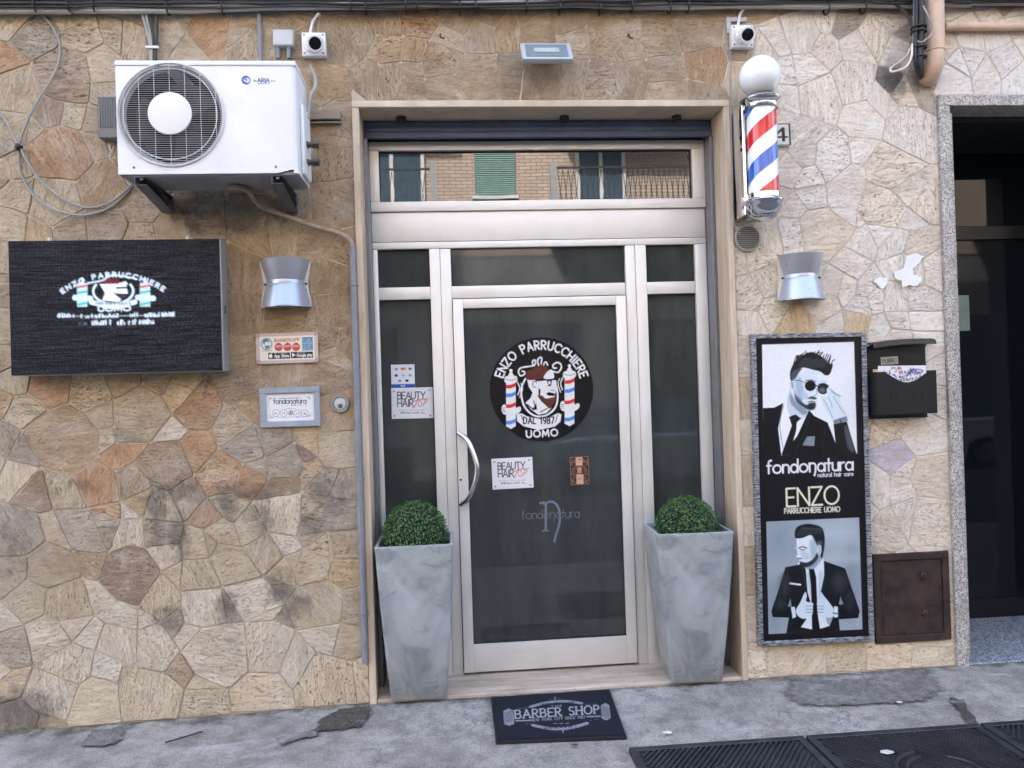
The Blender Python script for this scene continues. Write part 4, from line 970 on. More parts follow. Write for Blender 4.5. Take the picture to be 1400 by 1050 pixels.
# ---- two security cameras, junction box, round buzzer, vent, floodlight
def cctv(px, py, d, label):
    q = at(px, py, -.02); e = thing('security_camera', (q.x, -.01, q.z), label, 'camera', 'white turret security cameras')
    bm = new(); box(bm, (q.x - .06, -.045, q.z - .06), (q.x + .06, -.004, q.z + .06), .006, 2); done(bm, 'back_box', M_WHITE, e)
    for sx in (-1, 1):
        for sz in (-1, 1):
            bm = new(); cyl(bm, (q.x + sx * .047, -.047, q.z + sz * .047), (q.x + sx * .047, -.044, q.z + sz * .047), .005, seg=8); done(bm, 'screw', M_SCREW, e)
    c = Vector((q.x + .005, -.075, q.z - .005)); d = Vector(d).normalized()
    bm = new(); lathe(bm, [(0, 0), (.05, 0), (.052, .012), (.046, .026), (0, .03)], (q.x, -.045, q.z), (0, -1, 0), 24); done(bm, 'collar', M_WHITE, e)
    bm = new(); lathe(bm, [(0, -.04), (.03, -.036), (.041, -.01), (.041, .05), (.038, .056), (.031, .056), (.031, .045), (0, .045)], c, d, 24); done(bm, 'body', M_WHITE, e)
    bm = new(); lathe(bm, [(0, .0455), (.0305, .0455), (.0305, .053), (.02, .054), (0, .056)], c, d, 24); done(bm, 'lens', mat('lens_black', (12, 12, 14), .12), e)
    bm = new(); tube(bm, [(q.x - .02, -.03, q.z + .055), (q.x - .012, -.03, q.z + .09), (q.x + .0, -.025, q.z + .13), (q.x + .03, -.03, q.z + .165)], .007, 8); done(bm, 'cable', M_WHITE, e)
cctv(430, 63, (.25, -.8, -.45), 'white security camera above the air conditioner corner')
cctv(1013, 52, (-.15, -.8, -.4), 'white security camera above the barber pole globe')
bm = new(); a, b = at(993, 24, -.012), at(1021, 46, -.012)
box(bm, (a.x, -.018, b.z), (a.x + .022, 0, a.z)); box(bm, (a.x + .0225, -.018, a.z - .022), (b.x, 0, a.z)); tag(done(bm, 'cable_trunking', M_WGREY, None, False), 'short white cable trunking elbow beside the pole side camera', 'cable trunking')
a, b = at(373, 41, -.03), at(402, 64, -.03); jb = thing('junction_box', ((a.x + b.x) / 2, -.01, b.z), 'small grey junction box above the air conditioner', 'junction box')
bm = new(); box(bm, (a.x, -.04, b.z), (b.x, -.004, a.z), .005, 2); done(bm, 'box', M_WGREY, jb)
bm = new(); box(bm, (a.x + .004, -.046, b.z + .004), (b.x - .004, -.0405, a.z - .004), .003); done(bm, 'cover', M_WGREY, jb)
for dx in (.02, .075):
    bm = new(); cyl(bm, (a.x + dx, -.02, b.z - .055), (a.x + dx, -.02, b.z), .012); done(bm, 'gland', M_PIPE, jb)
q = at(465, 552, -.02); bz = thing('door_buzzer', (q.x, -.01, q.z), 'round grey metal buzzer beside the framed certificate', 'buzzer')
bm = new(); lathe(bm, [(0, 0), (.048, 0), (.048, .014), (.043, .022), (.036, .022), (.033, .014), (0, .014)], (q.x, 0, q.z), (0, -1, 0), 32); done(bm, 'ring', mat('buzzer_metal', (176, 174, 168), .35, .6), bz)
bm = new(); lathe(bm, [(0, .0145), (.032, .0145), (.028, .018), (0, .019)], (q.x, 0, q.z), (0, -1, 0), 28); done(bm, 'face', M_WGREY, bz)
bm = new(); lathe(bm, [(0, .018), (.012, .018), (.011, .022), (0, .023)], (q.x, 0, q.z - .011), (0, -1, 0), 16); done(bm, 'button', M_DGREY, bz)
q = at(1022, 326, -.012); ve = thing('round_vent', (q.x, -.01, q.z), 'round louvred vent cap under the barber pole', 'vent')
bm = new(); lathe(bm, [(0, 0), (.071, 0), (.073, .012), (.068, .02), (.062, .02), (.06, .008), (0, .008)], (q.x, 0, q.z), (0, -1, 0), 36); done(bm, 'rim', mat('vent_grey', (150, 146, 138), .6), ve)
for i in range(11):
    z = -.052 + i * .0104; hx = math.sqrt(.061 ** 2 - z * z); bm = new(); obox(bm, Matrix.Translation((q.x, -.014, q.z + z)) @ Matrix.Rotation(R(35), 4, 'X'), (2 * hx, .012, .0025)); done(bm, 'slat', MATS['vent_grey'], ve, False)
bm = new(); lathe(bm, [(0, .0085), (.058, .0085), (0, .009)], (q.x, 0, q.z), (0, -1, 0), 30); done(bm, 'recess', mat('vent_dark', (40, 34, 30), .9), ve, False)
a, b = at(713, 57, -.12), at(781, 88, -.12); fl = thing('floodlight', ((a.x + b.x) / 2, -.02, b.z), 'grey flat floodlight tilted down above the shop door', 'floodlight')
fcx, fcz = (a.x + b.x) / 2, (a.z + b.z) / 2; Mf = Matrix.Translation((fcx, -.115, fcz)) @ Matrix.Rotation(R(-38), 4, 'X')
bm = new(); obox(bm, Mf, (.26, .03, .155), .006, 2); done(bm, 'housing', mat('flood_grey', (168, 172, 176), .45), fl)
bm = new(); obox(bm, Mf @ Matrix.Translation((0, -.0165, 0)), (.215, .003, .115)); done(bm, 'glass', mat('flood_glass', (120, 132, 136), .15, var=.04), fl, False)
bm = new(); obox(bm, Mf @ Matrix.Translation((0, -.019, 0)), (.13, .003, .04)); done(bm, 'emitter', mat('flood_led', (168, 174, 168), .3), fl, False)
for i in range(17):
    bm = new(); obox(bm, Mf @ Matrix.Translation((-.12 + i * .015, .004, .083)), (.004, .022, .014)); done(bm, 'fin', MATS['flood_grey'], fl, False)
bm = new(); box(bm, (fcx - .04, -.11, fcz + .0), (fcx + .04, 0, fcz + .02), .003); done(bm, 'arm', M_DGREY, fl, False)

# ---- grey ribbed box behind the air conditioner, cable raceway stub
a, b = at(135, 134, -.05), at(158, 190, -.05); rb = thing('ribbed_box', ((a.x + b.x) / 2, -.01, b.z), 'grey ribbed plastic box tucked behind the air conditioner', 'box')
bm = new(); box(bm, (a.x, -.07, b.z), (b.x + .1, 0, a.z), .004); done(bm, 'body', mat('box_grey', (112, 112, 110), .6), rb, False)
for i in range(8):
    bm = new(); x = a.x + .008 + i * .012; box(bm, (x, -.0745, b.z + .05), (x + .006, -.069, a.z - .005)); done(bm, 'rib', MATS['box_grey'], rb, False)
a, b = at(414, 152, -.03), at(466, 168, -.03); rw = thing('cable_raceway', ((a.x + b.x) / 2, -.01, b.z), 'short brownish cable raceway stub right of the air conditioner', 'cable trunking')
M_RACE = mat('raceway_beige', (142, 126, 108), .55); zm = (a.z + b.z) / 2
bm = new(); box(bm, (a.x - .1, -.035, zm - .012), (b.x, -.002, a.z), .003); done(bm, 'cover', M_RACE, rw, False)
bm = new(); box(bm, (a.x - .1, -.028, b.z), (b.x, -.002, zm - .02), .003); done(bm, 'rail', M_RACE, rw, False)

# ---- cables along the top of the wall
def run(pts, r, m, label, name='cable', k=6, group=None, seg=7):
    bm = new(); tube(bm, pts, r, seg, k); return tag(done(bm, name, m), label, 'cable', group)
rc = random.Random(11)
GC = 'cables strung along the top of the facade'
for i, (py, r, m, y) in enumerate(((6.5, .0125, M_CAB, -.052), (12.5, .0135, M_CAB, -.045), (1.5, .015, M_CABD, -.05), (-3, .018, M_CABD, -.03), (9, .0055, M_CABD, -.068), (3.5, .007, M_CABD, -.072), (15, .004, M_CABD, -.038))):
    L = at(-20, py + 2, y); Rr = at(1420, py * .7 - 3, y); pts = []
    for j in range(29):
        t = j / 28; p = L.lerp(Rr, t); pts.append(p + Vector((0, rc.uniform(-.004, .004), rc.uniform(-.006, .006) - .006 * math.sin(t * 9 + i))))
    pts[0].x = -4.5; pts[-1].x = 5.2
    run(pts, r, m, 'thick light grey cable strung along the top of the facade' if m is M_CAB else 'dark cable strung along the top of the facade', 'facade_cable', 4, GC)
for px in (50, 96, 130, 230, 305, 480, 500, 555, 570, 628, 650, 720, 765, 820, 863, 915, 940, 1130, 1180):
    q = at(px, 9, -.05); bm = new(); zz = q.z + rc.uniform(-.01, .01); torus(bm, (q.x, -.05, zz), .035, .0042, (1, 0, 0), 18, 6); tag(done(bm, 'cable_tie', M_BLACK), 'black cable tie on the facade cable bundle', 'cable tie', 'black ties around the facade cables')
for px0, px1, m in ((193, 206, M_CAB), (198, 208, M_CAB), (203, 210, M_CABD), (212, 213, M_CABD)):
    run([at(px0, -6, -.04), at(px0 + 2, 20, -.035), at((px0 + px1) / 2 + 2, 45, -.03), at(px1, 66, -.028), at(px1, 90, -.03)], .007, m, ('thin pale cable' if m is M_CAB else 'thin dark cable') + ' dropping behind the top of the air conditioner', 'drop_cable', group='cables dropping to the air conditioner')
bm = new(); q = at(209, 65, -.035); box(bm, (q.x - .035, -.045, q.z - .006), (q.x + .03, -.03, q.z + .006), .002); tag(done(bm, 'cable_clip', M_WHITE, None, False), 'white clip gathering the cables above the air conditioner', 'clip')
q0 = at(353, 14, -.025); q1 = at(356, 84, -.025); run([Vector((q1.x, -.02, q0.z)), Vector((q1.x, -.02, q1.z))], .011, M_PIPE, 'straight grey conduit rising from the top of the air conditioner', 'conduit')
loopA = [(-6, 13), (8, 7), (30, 6), (52, 15), (70, 35), (81, 58), (80, 85), (66, 115), (45, 150), (30, 185), (26, 205), (28, 235), (42, 262), (62, 280), (88, 291), (118, 294), (150, 284), (170, 268), (182, 254)]
loopB = [(-6, 148), (8, 165), (20, 190), (27, 201), (36, 218), (52, 242), (75, 264), (100, 279), (125, 284), (150, 277), (168, 264), (181, 251)]
run([at(x, y, -.02 - .01 * math.sin(i)) for i, (x, y) in enumerate(loopA)], .0058, M_CAB, 'long looping grey cable hanging down the wall above the LED screen', 'loop_cable')
run([at(x, y, -.024) for x, y in loopB], .0052, M_CAB, 'short lower grey cable tied to the long loop on the wall', 'loop_cable')
q = at(24, 201, -.03); bm = new(); uv_sphere(bm, q, .015, 10, 8, (.9, .8, 1.3)); box(bm, (q.x - .004, -.045, q.z - .004), (q.x + .02, -.015, q.z + .008), .002); tag(done(bm, 'cable_tie', M_BLACK), 'black tie knotting the two looping cables together', 'cable tie')
run([at(148, 196, -.03), at(152, 206, -.04), at(156, 200, -.03), at(150, 214, -.045), at(155, 222, -.03)], .003, M_WGREY, 'loose thin wires below the ribbed grey box', 'wire')

# ---- downpipe at the top right with its cable bundle and the horizontal pipes
M_DOWN = mat('pink_beige_pipe', (206, 178, 152), .6, var=.12, vs=10, grime=.35)
dp = thing('downpipe', (at(1276, 60, -.09).x, -.08, 3.2), 'pinkish beige downpipe elbow going into the wall above the second entrance', 'pipe')
bm = new(); t0 = at(1277, -12, -.09); e0 = at(1278, 70, -.09)
tube(bm, [t0, at(1277.5, 30, -.09), e0, at(1276, 88, -.085), at(1272, 100, -.06), at(1268, 108, -.0)], .048, 18, 8); done(bm, 'pipe', M_DOWN, dp)
bm = new(); torus(bm, e0, .049, .0035, (0, 0, 1), 28, 6); done(bm, 'joint', M_DOWN, dp)
bm = new(); a, b = at(1290, 37, -.03), at(1420, 34, -.03); cyl(bm, (a.x, -.035, a.z), (5.2, -.035, b.z), .022); tag(done(bm, 'horizontal_pipe', M_DOWN), 'thin pinkish pipe running level above the second entrance', 'pipe')
GB = 'cables bundled beside the downpipe'
for i in range(9):
    ox = rc.uniform(-7, 7); oy = -.11 + rc.uniform(-.03, .02)
    run([at(1256 + ox * .8, -10, oy), at(1257 + ox, 20, oy), at(1256 + ox, 55, oy), at(1255 + ox * .8, 85, oy), at(1257 + ox * .4, 100, oy + .05), at(1262 + ox * .3, 108, -.01)], rc.choice((.011, .013, .009)), (M_PIPE if i % 3 == 2 else M_CABD), ('grey cable' if i % 3 == 2 else 'black cable') + ' in the bundle beside the beige downpipe', 'bundled_cable', group=GB)
for py in (38, 44, 66, 79):
    q = at(1256, py, -.118); bm = new(); torus(bm, q, .036, .006, (0, 0, 1), 20, 6); tag(done(bm, 'cable_tie', M_BLACK), 'black tie around the cable bundle beside the downpipe', 'cable tie', 'black ties around the downpipe cables')
run([at(1262, 8, -.15), at(1268, 20, -.16), at(1276, 42, -.155), at(1262, 57, -.15), at(1250, 55, -.13)], .0045, M_CAB, 'pale cable looping around the downpipe bundle', 'loose_cable')
run([at(1247, 60, -.13), at(1246, 78, -.14), at(1238, 92, -.13), at(1220, 98, -.1), at(1218, 93, -.07), at(1228, 86, -.05), at(1240, 76, -.1), at(1246, 64, -.12)], .0055, mat('ivory_cable', (214, 206, 190), .5), 'ivory cable loop sticking out of the downpipe bundle', 'loose_cable')
run([at(1222, 4, -.06), at(1232, 12, -.06), at(1242, 24, -.09), at(1248, 40, -.11)], .008, M_CABD, 'black cable curving from the top bundle to the downpipe', 'loose_cable')

# ---- barber pole
bp = at(1042, 200, -.17); PXc = bp.x; PYc = -.17
zg = at(1041, 105, PYc).z; zc1 = at(1042, 150, PYc).z; zc0 = at(1044, 266, PYc).z; zbt = at(1044, 303, PYc).z; zcap = at(1041, 133, PYc).z
po = thing('barber_pole', (PXc, -.02, zbt), 'red white and blue striped barber pole with white globe and chrome ends', 'barber pole')
M_MIR = mat('chrome', (222, 224, 228), .07, 1, var=.02)
t = NT('opal_globe'); t.col((.82, .85, .88)); t.b.inputs['Roughness'].default_value = .18; t.b.inputs['Subsurface Weight'].default_value = .25; t.b.inputs['Subsurface Radius'].default_value = (.05, .05, .05)
bm = new(); uv_sphere(bm, (PXc, PYc, zg), .104, 36, 20); done(bm, 'globe', t.m, po)
bm = new(); lathe(bm, [(0, 0), (.052, 0), (.052, .008), (.046, .02), (.045, .03), (0, .03)], (PXc, PYc, zg - .117), (0, 0, 1), 28); done(bm, 'globe_neck', mat('frosted_neck', (190, 194, 200), .3, .3), po)
bm = new(); lathe(bm, [(0, zc1 - .004), (.083, zc1 - .004), (.088, zc1 + .004), (.088, zc1 + .018), (.094, zc1 + .024), (.104, zc1 + .036), (.106, zc1 + .046), (.100, zc1 + .054), (.086, zc1 + .06), (.07, zc1 + .068), (.05, zc1 + .078), (0, zc1 + .08)], (PXc, PYc, 0), (0, 0, 1), 48); done(bm, 'top_cap', M_MIR, po)
bm = new(); lathe(bm, [(0, zbt), (.03, zbt + .002), (.06, zbt + .014), (.08, zbt + .036), (.093, zbt + .066), (.096, zbt + .082), (.103, zbt + .09), (.105, zbt + .102), (.098, zbt + .112), (.086, zbt + .118), (.086, zc0), (0, zc0)], (PXc, PYc, 0), (0, 0, 1), 48); done(bm, 'bottom_cap', M_MIR, po)
bm = new(); n = 96; m = 40; rings = []; per = .345
for j in range(m + 1):
    z = zc0 + (zc1 - zc0) * j / m
    rings.append([bm.verts.new((PXc + .077 * math.sin(2 * math.pi * (i / n) + 2 * math.pi * (z - zc1) / per), PYc - .077 * math.cos(2 * math.pi * (i / n) + 2 * math.pi * (z - zc1) / per), z)) for i in range(n)])
for A, B in zip(rings, rings[1:]):
    for i in range(n):
        f = bm.faces.new((A[i], A[(i + 1) % n], B[(i + 1) % n], B[i])); q = ((i / n + .86) % 1) * 4; f.material_index = (0, 1, 2, 1)[int(q)]
def stripe(nm, c): return mat(nm, c, .16, var=.03, coat=.6)
done(bm, 'striped_cylinder', [stripe('stripe_red', (206, 38, 46)), stripe('stripe_white', (236, 238, 240)), stripe('stripe_blue', (44, 98, 190))], po)
bm = new(); box(bm, (PXc - .098, -.16, zc0 - .1), (PXc - .082, -.01, zc1 + .03), .003); box(bm, (PXc - .09, -.012, zc0 - .1), (PXc + .06, .0, zc1 + .03), .002); done(bm, 'back_bracket', M_MIR, po, False)

# ---- leaflet letter box, meter cabinet, torn paper scraps
M_BOX = mat('black_sheet_steel', (30, 31, 34), .35, .2, var=.2, grime=.15)
a = at(1184, 470, -.02); b = at(1276, 570, -.02); ph = at(1184, 516, -.1).z
lb = thing('leaflet_box', ((a.x + b.x) / 2, -.02, b.z), 'open black wall letter box holding advertising leaflets', 'letter box')
x0, x1 = a.x + .006, a.x + .338
bm = new(); prism(bm, list(reversed([(x0, b.z), (x0, a.z - .02), (x0 + .05, a.z), (x1 + .02, a.z + .012), (x1, a.z - .03), (x1, b.z)])), -.014, -.002); done(bm, 'back_plate', M_BOX, lb, False)
bm = new(); rings = []
for y, z in ((-.01, a.z - .002), (-.04, a.z + .004), (-.07, a.z - .002), (-.082, a.z - .012), (-.085, a.z - .026)):
    rings.append([bm.verts.new((x0 + (x1 - x0) * t_ + (.02 * (t_ == 1)), y, z + .015 * t_ + .008 * math.sin(t_ * 3.14))) for t_ in (0, .15, .3, .5, .7, .85, 1)])
R2 = [[bm.verts.new(v.co + Vector((0, .003, -.003))) for v in r] for r in rings]
ring_faces(bm, rings, False); ring_faces(bm, R2, False); 
done(bm, 'hood', M_BOX, lb)
pz0, pz1 = at(1188, 567, -.1).z, at(1188, 512, -.1).z
def pocket_edge(t_): return pz1 + .012 - .06 * math.sin(math.pi * min(1, max(0, (t_ - .12) / .8))) ** 1.3
bm = new(); n = 24; A = [bm.verts.new((x0 + (x1 - x0) * i / n, -.1, pocket_edge(i / n))) for i in range(n + 1)]; B = [bm.verts.new((x0 + (x1 - x0) * i / n, -.1, pz0)) for i in range(n + 1)]
A2 = [bm.verts.new(v.co + Vector((0, .003, 0))) for v in A]; B2 = [bm.verts.new(v.co + Vector((0, .003, 0))) for v in B]
ring_faces(bm, [B, A, A2, B2], False); done(bm, 'pocket_front', M_BOX, lb, False)
bm = new(); box(bm, (x0 - .003, -.099, pz0 - .004), (x0 + .001, -.004, pz1 + .012)); box(bm, (x1 - .001, -.099, pz0 - .004), (x1 + .003, -.004, pz1 + .012)); box(bm, (x0, -.1, pz0 - .004), (x1, -.004, pz0)); done(bm, 'pocket_sides', M_BOX, lb, False)
LBX = (x0, x1, pz0, pz1, a.z)
M_PAPER = mat('white_paper', (232, 232, 230), .7, var=.03)
for i, (dx, dz, m) in enumerate(((0, .045, mat('yellow_paper', (214, 188, 120), .7)), (.006, .03, M_PAPER), (.01, .016, M_PAPER))):
    bm = new(); obox(bm, Matrix.Translation(((x0 + x1) / 2 - .012, -.05 - .016 * i, (pz0 + pz1) / 2 + dz - .01)) @ Matrix.Rotation(R(-1.5 + i), 4, 'Y'), (.28, .004, pz1 - pz0 - .01)); o = tag(done(bm, 'leaflet', m, None, False), ('cream leaflet bundle at the back of the open letter box', 'white leaflets standing in the middle of the letter box', 'white printed leaflets at the front of the letter box')[i], 'leaflet')
cc = [(1193, 758), (1296.5, 753), (1299.5, 873), (1197, 881)]; crc = rect(cc, -.01)
M_RUST = mat('rusty_brown_steel', (58, 44, 39), .6, .25, var=.55, vs=11, bump=.5, bs=60, grime=.8)
mc = thing('meter_cabinet', (crc[0].x, -.01, crc[0].z - crc[2] / 2), 'rusty dark brown steel meter cabinet low on the right pillar', 'cabinet')
frame4(crc, .038, -.018, .004, 'frame_bar', M_RUST, mc)
bm = new(); board(bm, (crc[0], crc[1] - .082, crc[2] - .082, crc[3]), -.012, .003, .002); done(bm, 'door', M_RUST, mc, False)
bm = new(); board(bm, crc, -.0005, .0035, 0, -.01); done(bm, 'back', M_BLACK, mc, False)
for px, py in ((1262, 787), (1264, 838)):
    q = at(px, py, -.012); bm = new(); lathe(bm, [(0, 0), (.017, 0), (.017, .006), (.01, .009), (.0, .006)], (q.x, -.012, q.z), (0, -1, 0), 18); box(bm, (q.x - .003, -.024, q.z - .004), (q.x + .003, -.012, q.z + .004)); done(bm, 'lock', M_RUST, mc)
for pts, lbl in (([(1222, 372), (1235, 368), (1240, 350), (1250, 346), (1262, 350), (1256, 360), (1248, 368), (1248, 376), (1260, 378), (1259, 386), (1252, 392), (1242, 390), (1234, 394), (1232, 384), (1222, 380)], 'large torn white paper scrap on the right pillar'),
                 ([(1194, 384), (1202, 379), (1212, 380), (1213, 388), (1208, 394), (1203, 394), (1200, 388)], 'small torn white paper scrap on the right pillar')):
    bm = new(); P = []
    for a_, b_ in zip(pts, pts[1:] + pts[:1]):
        for k in range(3):
            t_ = k / 3; q = at(a_[0] + (b_[0] - a_[0]) * t_ + rc.uniform(-1, 1), a_[1] + (b_[1] - a_[1]) * t_ + rc.uniform(-1, 1), -.01); P.append((q.x, q.z))
    prism(bm, list(reversed(P)), -.0125, -.0115); tag(done(bm, 'torn_paper', M_PAPER, None, False), lbl, 'paper scrap', 'torn paper scraps on the pillar')

# ---- planters with boxwood balls
def planter_mat():
    t = NT('marbled_grey_planter'); p = t.objc()
    n = t.noise(t.mapping(p, (1, 1, .8)), 3.2, 5, .55, 1.6); v = t.noise(p, 6, 4, .5, 2.4)
    c = t.mix(t.ramp(n, .35, .68), lin((140, 146, 149)), lin((176, 182, 184)))
    vein = t.math('SUBTRACT', 1.0, t.ramp(t.math('ABSOLUTE', t.math('SUBTRACT', v, .5)), .0, .025))
    c = t.mix(t.math('MULTIPLY', vein, t.ramp(t.noise(p, 3.3, 3), .48, .62, 0, .6)), c, lin((112, 120, 130)))
    c = t.mix(t.ramp(t.noise(p, 5, 5, .6, 1.5), .53, .63, 0, .5), c, lin((108, 116, 121)))
    t.col(c); t.b.inputs['Roughness'].default_value = .38; return t.m
M_PLANT = planter_mat()
def leaf_mat():
    t = NT('boxwood_leaf'); n = t.noise(t.pos(), 55, 3)
    c = t.mix(t.ramp(n, .35, .68), lin((36, 70, 34)), lin((106, 150, 80))); t.col(c); t.b.inputs['Roughness'].default_value = .42
    return t.m
M_LEAF = leaf_mat()
def planter(cx, yf, wt, wb, ht, dt, db, rot, label, ball, blabel, seed):
    z0 = .0165; cy = yf + dt / 2
    e = thing('planter', (cx, cy, z0), label, 'planter', 'tall tapered grey planters flanking the door')
    def ring(bm, wx, wy, z, rr=.018, n=4):
        V = []
        for sx, sy, a0 in ((1, 1, 0), (-1, 1, 90), (-1, -1, 180), (1, -1, 270)):
            for k in range(n + 1):
                a = R(a0 + 90 * k / n); V.append(bm.verts.new((sx * (wx / 2 - rr) + rr * math.cos(a), sy * (wy / 2 - rr) + rr * math.sin(a), z)))
        return V
    bm = new()
    rings = [ring(bm, wb - .012, db - .012, 0), ring(bm, wb, db, .006), ring(bm, wb + (wt - wb) * .5, db + (dt - db) * .5, ht * .42), ring(bm, wb + (wt - wb) * .8, db + (dt - db) * .8, ht * .72), ring(bm, wt, dt, ht - .02), ring(bm, wt + .004, dt + .004, ht - .008), ring(bm, wt, dt, ht), ring(bm, wt - .03, dt - .03, ht), ring(bm, wt - .04, dt - .04, ht - .05)]
    ring_faces(bm, rings, True, True, False); o = done(bm, 'pot', M_PLANT, None, ang=50); o.location = (cx, cy, z0); o.rotation_euler.z = rot; attach(o, e)
    bm = new(); s_ = ring(bm, wt - .038, dt - .038, ht - .045); bm.faces.new(s_); o = done(bm, 'soil', mat('soil', (48, 38, 30), .95, bump=.5), None, False); o.location = (cx, cy, z0); o.rotation_euler.z = rot; attach(o, e)
    br_, bz_ = ball; c = Vector((cx, cy - .005, bz_))
    g = thing('boxwood_ball', (cx, cy, z0 + ht - .05), blabel, 'plant', 'clipped boxwood balls in the planters')
    bm = new(); uv_sphere(bm, c, br_ * .9, 24, 16); done(bm, 'core', mat('boxwood_core', (14, 24, 14), .9), g)
    bm = new(); rr = random.Random(seed)
    for i in range(5200):
        zc = rr.uniform(-.75, 1); a = rr.uniform(0, 6.2832); s2 = math.sqrt(max(0, 1 - zc * zc)); nrm = Vector((s2 * math.cos(a), s2 * math.sin(a), zc))
        if c.z + zc * br_ < z0 + ht - .012: continue
        p = c + nrm * br_ * (rr.uniform(.9, 1.02) + .022 * mnoise.noise(nrm * 3.3 + Vector((seed, 0, 0)))); ln = rr.uniform(.006, .011); wd = ln * .55
        d = (nrm * rr.uniform(-.1, .9) + Vector((rr.uniform(-1, 1), rr.uniform(-1, 1), rr.uniform(-1, 1))) * .8).normalized(); sd = d.cross(nrm + Vector((.1, .2, .05))).normalized(); nn = sd.cross(d)
        V = [bm.verts.new(q) for q in (p - d * ln * .6, p + sd * wd * .6 + nn * .0012, p + d * ln, p - sd * wd * .6 + nn * .0012)]
        bm.faces.new(V)
    o = done(bm, 'leaves', M_LEAF, g, False, recalc=False); o['kind'] = 'stuff'
t0, t1 = at(513, 748, -.10), at(620.5, 745, -.10); zr = (t0.z + t1.z) / 2
planter((t0.x + t1.x) / 2 - .004, -.10, t1.x - t0.x, .287, zr - .016, .35, .25, 0, 'tall tapered grey marbled planter on the drain pipe side of the door', (.172, at(568, 730, .07).z), 'clipped round boxwood on the drain pipe side of the door', 5)
t0, t1 = at(897, 733, -.10), at(1011, 725, -.10); zr = (t0.z + t1.z) / 2
planter((t0.x + t1.x) / 2 - .006, -.10, .405, .27, zr - .016, .35, .25, R(-2), 'tall tapered grey marbled planter on the poster side of the door', (.172, at(943, 722, .07).z), 'clipped round boxwood on the poster side of the door', 9)

# ---- black ribbed cellar covers set in the pavement
M_GRATE = mat('black_cast_cover', (50, 52, 57), .5, .3, var=.35, vs=9, grime=.35)
P0 = gnd(858, 1029); P1 = gnd(1399, 991); ux = (P1 - P0); ux.z = 0; Lx = ux.length; ux.normalize(); uy = Vector((ux.y, -ux.x, 0))
cuts = [0, (gnd(1100, 1012) - P0).length, (gnd(1338, 995) - P0).length, (gnd(1338, 995) - P0).length + .95, (gnd(1338, 995) - P0).length + 1.9]
for i, (a, b) in enumerate(zip(cuts, cuts[1:])):
    gz = lambda p: ground_z(p.x, p.y) + .012
    lab = ('black ribbed cellar cover nearest the doormat', 'black ribbed cellar cover in the middle of its row', 'black ribbed cellar cover in front of the dark entrance', 'black ribbed cellar cover at the far end of its row')[i]
    e = thing('cellar_cover', P0 + ux * (a + b) / 2 + uy * .35, lab, 'cellar cover', 'black ribbed covers in the pavement')
    def PT(u, v, dz=0):
        p = P0 + ux * u + uy * v; return Vector((p.x, p.y, gz(p) + dz))
    a += .006; b -= .006; dep = .62
    ax_ = Matrix(((ux.x, uy.x, 0, 0), (ux.y, uy.y, 0, 0), (0, 0, 1, 0), (0, 0, 0, 1)))
    bm = new(); c = PT((a + b) / 2, dep / 2, -.003); obox(bm, Matrix.Translation(c) @ ax_, (b - a, dep, .012)); done(bm, 'plate', M_GRATE, e, False)
    for (u0, u1, v0, v1) in ((a, b, 0, .035), (a, b, dep - .035, dep), (a, a + .035, .035, dep - .035), (b - .035, b, .035, dep - .035)):
        bm = new(); obox(bm, Matrix.Translation(PT((u0 + u1) / 2, (v0 + v1) / 2, .004)) @ ax_, (u1 - u0, v1 - v0, .014), .002); done(bm, 'rim', M_GRATE, e, False)
    bm = new(); s_ = 1 if i % 2 else -1; k = -dep
    while k < (b - a) + dep:                      # diagonal ribs
        pts = []
        for v in np.linspace(.036, dep - .036, 24):
            u = k + s_ * (v - dep / 2) * .75
            if .036 < u < b - a - .036: pts.append((a + u, v))
        if len(pts) > 2:
            p, q = PT(*pts[0], .006), PT(*pts[-1], .006); d = q - p
            obox(bm, Matrix.Translation((p + q) / 2) @ d.to_track_quat('Y', 'Z').to_matrix().to_4x4(), (.008, d.length, .007))
        k += .026
    o = done(bm, 'ribs', M_GRATE, e, False); o['kind'] = 'stuff'
    bm = new()
    for rr_, a0, a1 in ((.15, 100, 260), (.19, 100, 260), (.15, -60, 60)):
        pts = [PT((a + b) / 2 + rr_ * math.cos(R(t_)), .40 + rr_ * math.sin(R(t_)), .011) for t_ in np.linspace(a0, a1, 14)]; tube(bm, pts, .007, 6, 2)
    done(bm, 'cast_emblem', M_GRATE, e)

# ---- litter
for px, py, L, lbl in ((245, 1011, .2, 'thin dark stick lying on the pavement'),):
    p, q = gnd(226, 1018, .004), gnd(277, 1003, .004); bm = new(); cyl(bm, (p.x, p.y, ground_z(p.x, p.y) + .014), (q.x, q.y, ground_z(q.x, q.y) + .014), .004, seg=7); tag(done(bm, 'stick', M_CABD), lbl, 'litter')
for px, py, s_, m, lbl in ((1213, 1038, .022, M_PAPER, 'white scrap of paper lying on the middle cellar cover'), (912, 1006, .016, M_PAPER, 'pale paper crumb between the mat and the planter'), (1230, 964, .012, M_PAPER, 'white crumb on the edge of the repair patch'), (786, 1023, .012, mat('dry_leaf', (96, 80, 60), .8), 'dry leaf in front of the doormat')):
    p = gnd(px, py); z = ground_z(p.x, p.y) + (.03 if py > 1030 else .014); bm = new()
    V = [bm.verts.new((p.x + s_ * math.cos(a) * 1.4, p.y + s_ * math.sin(a), z + rc.uniform(0, .004))) for a in (0, 1.1, 2.3, 3.3, 4.4, 5.4)]
    bm.faces.new(V); r_ = bmesh.ops.solidify(bm, geom=bm.faces[:], thickness=.001); tag(done(bm, 'litter_scrap', m, None, False), lbl, 'litter')

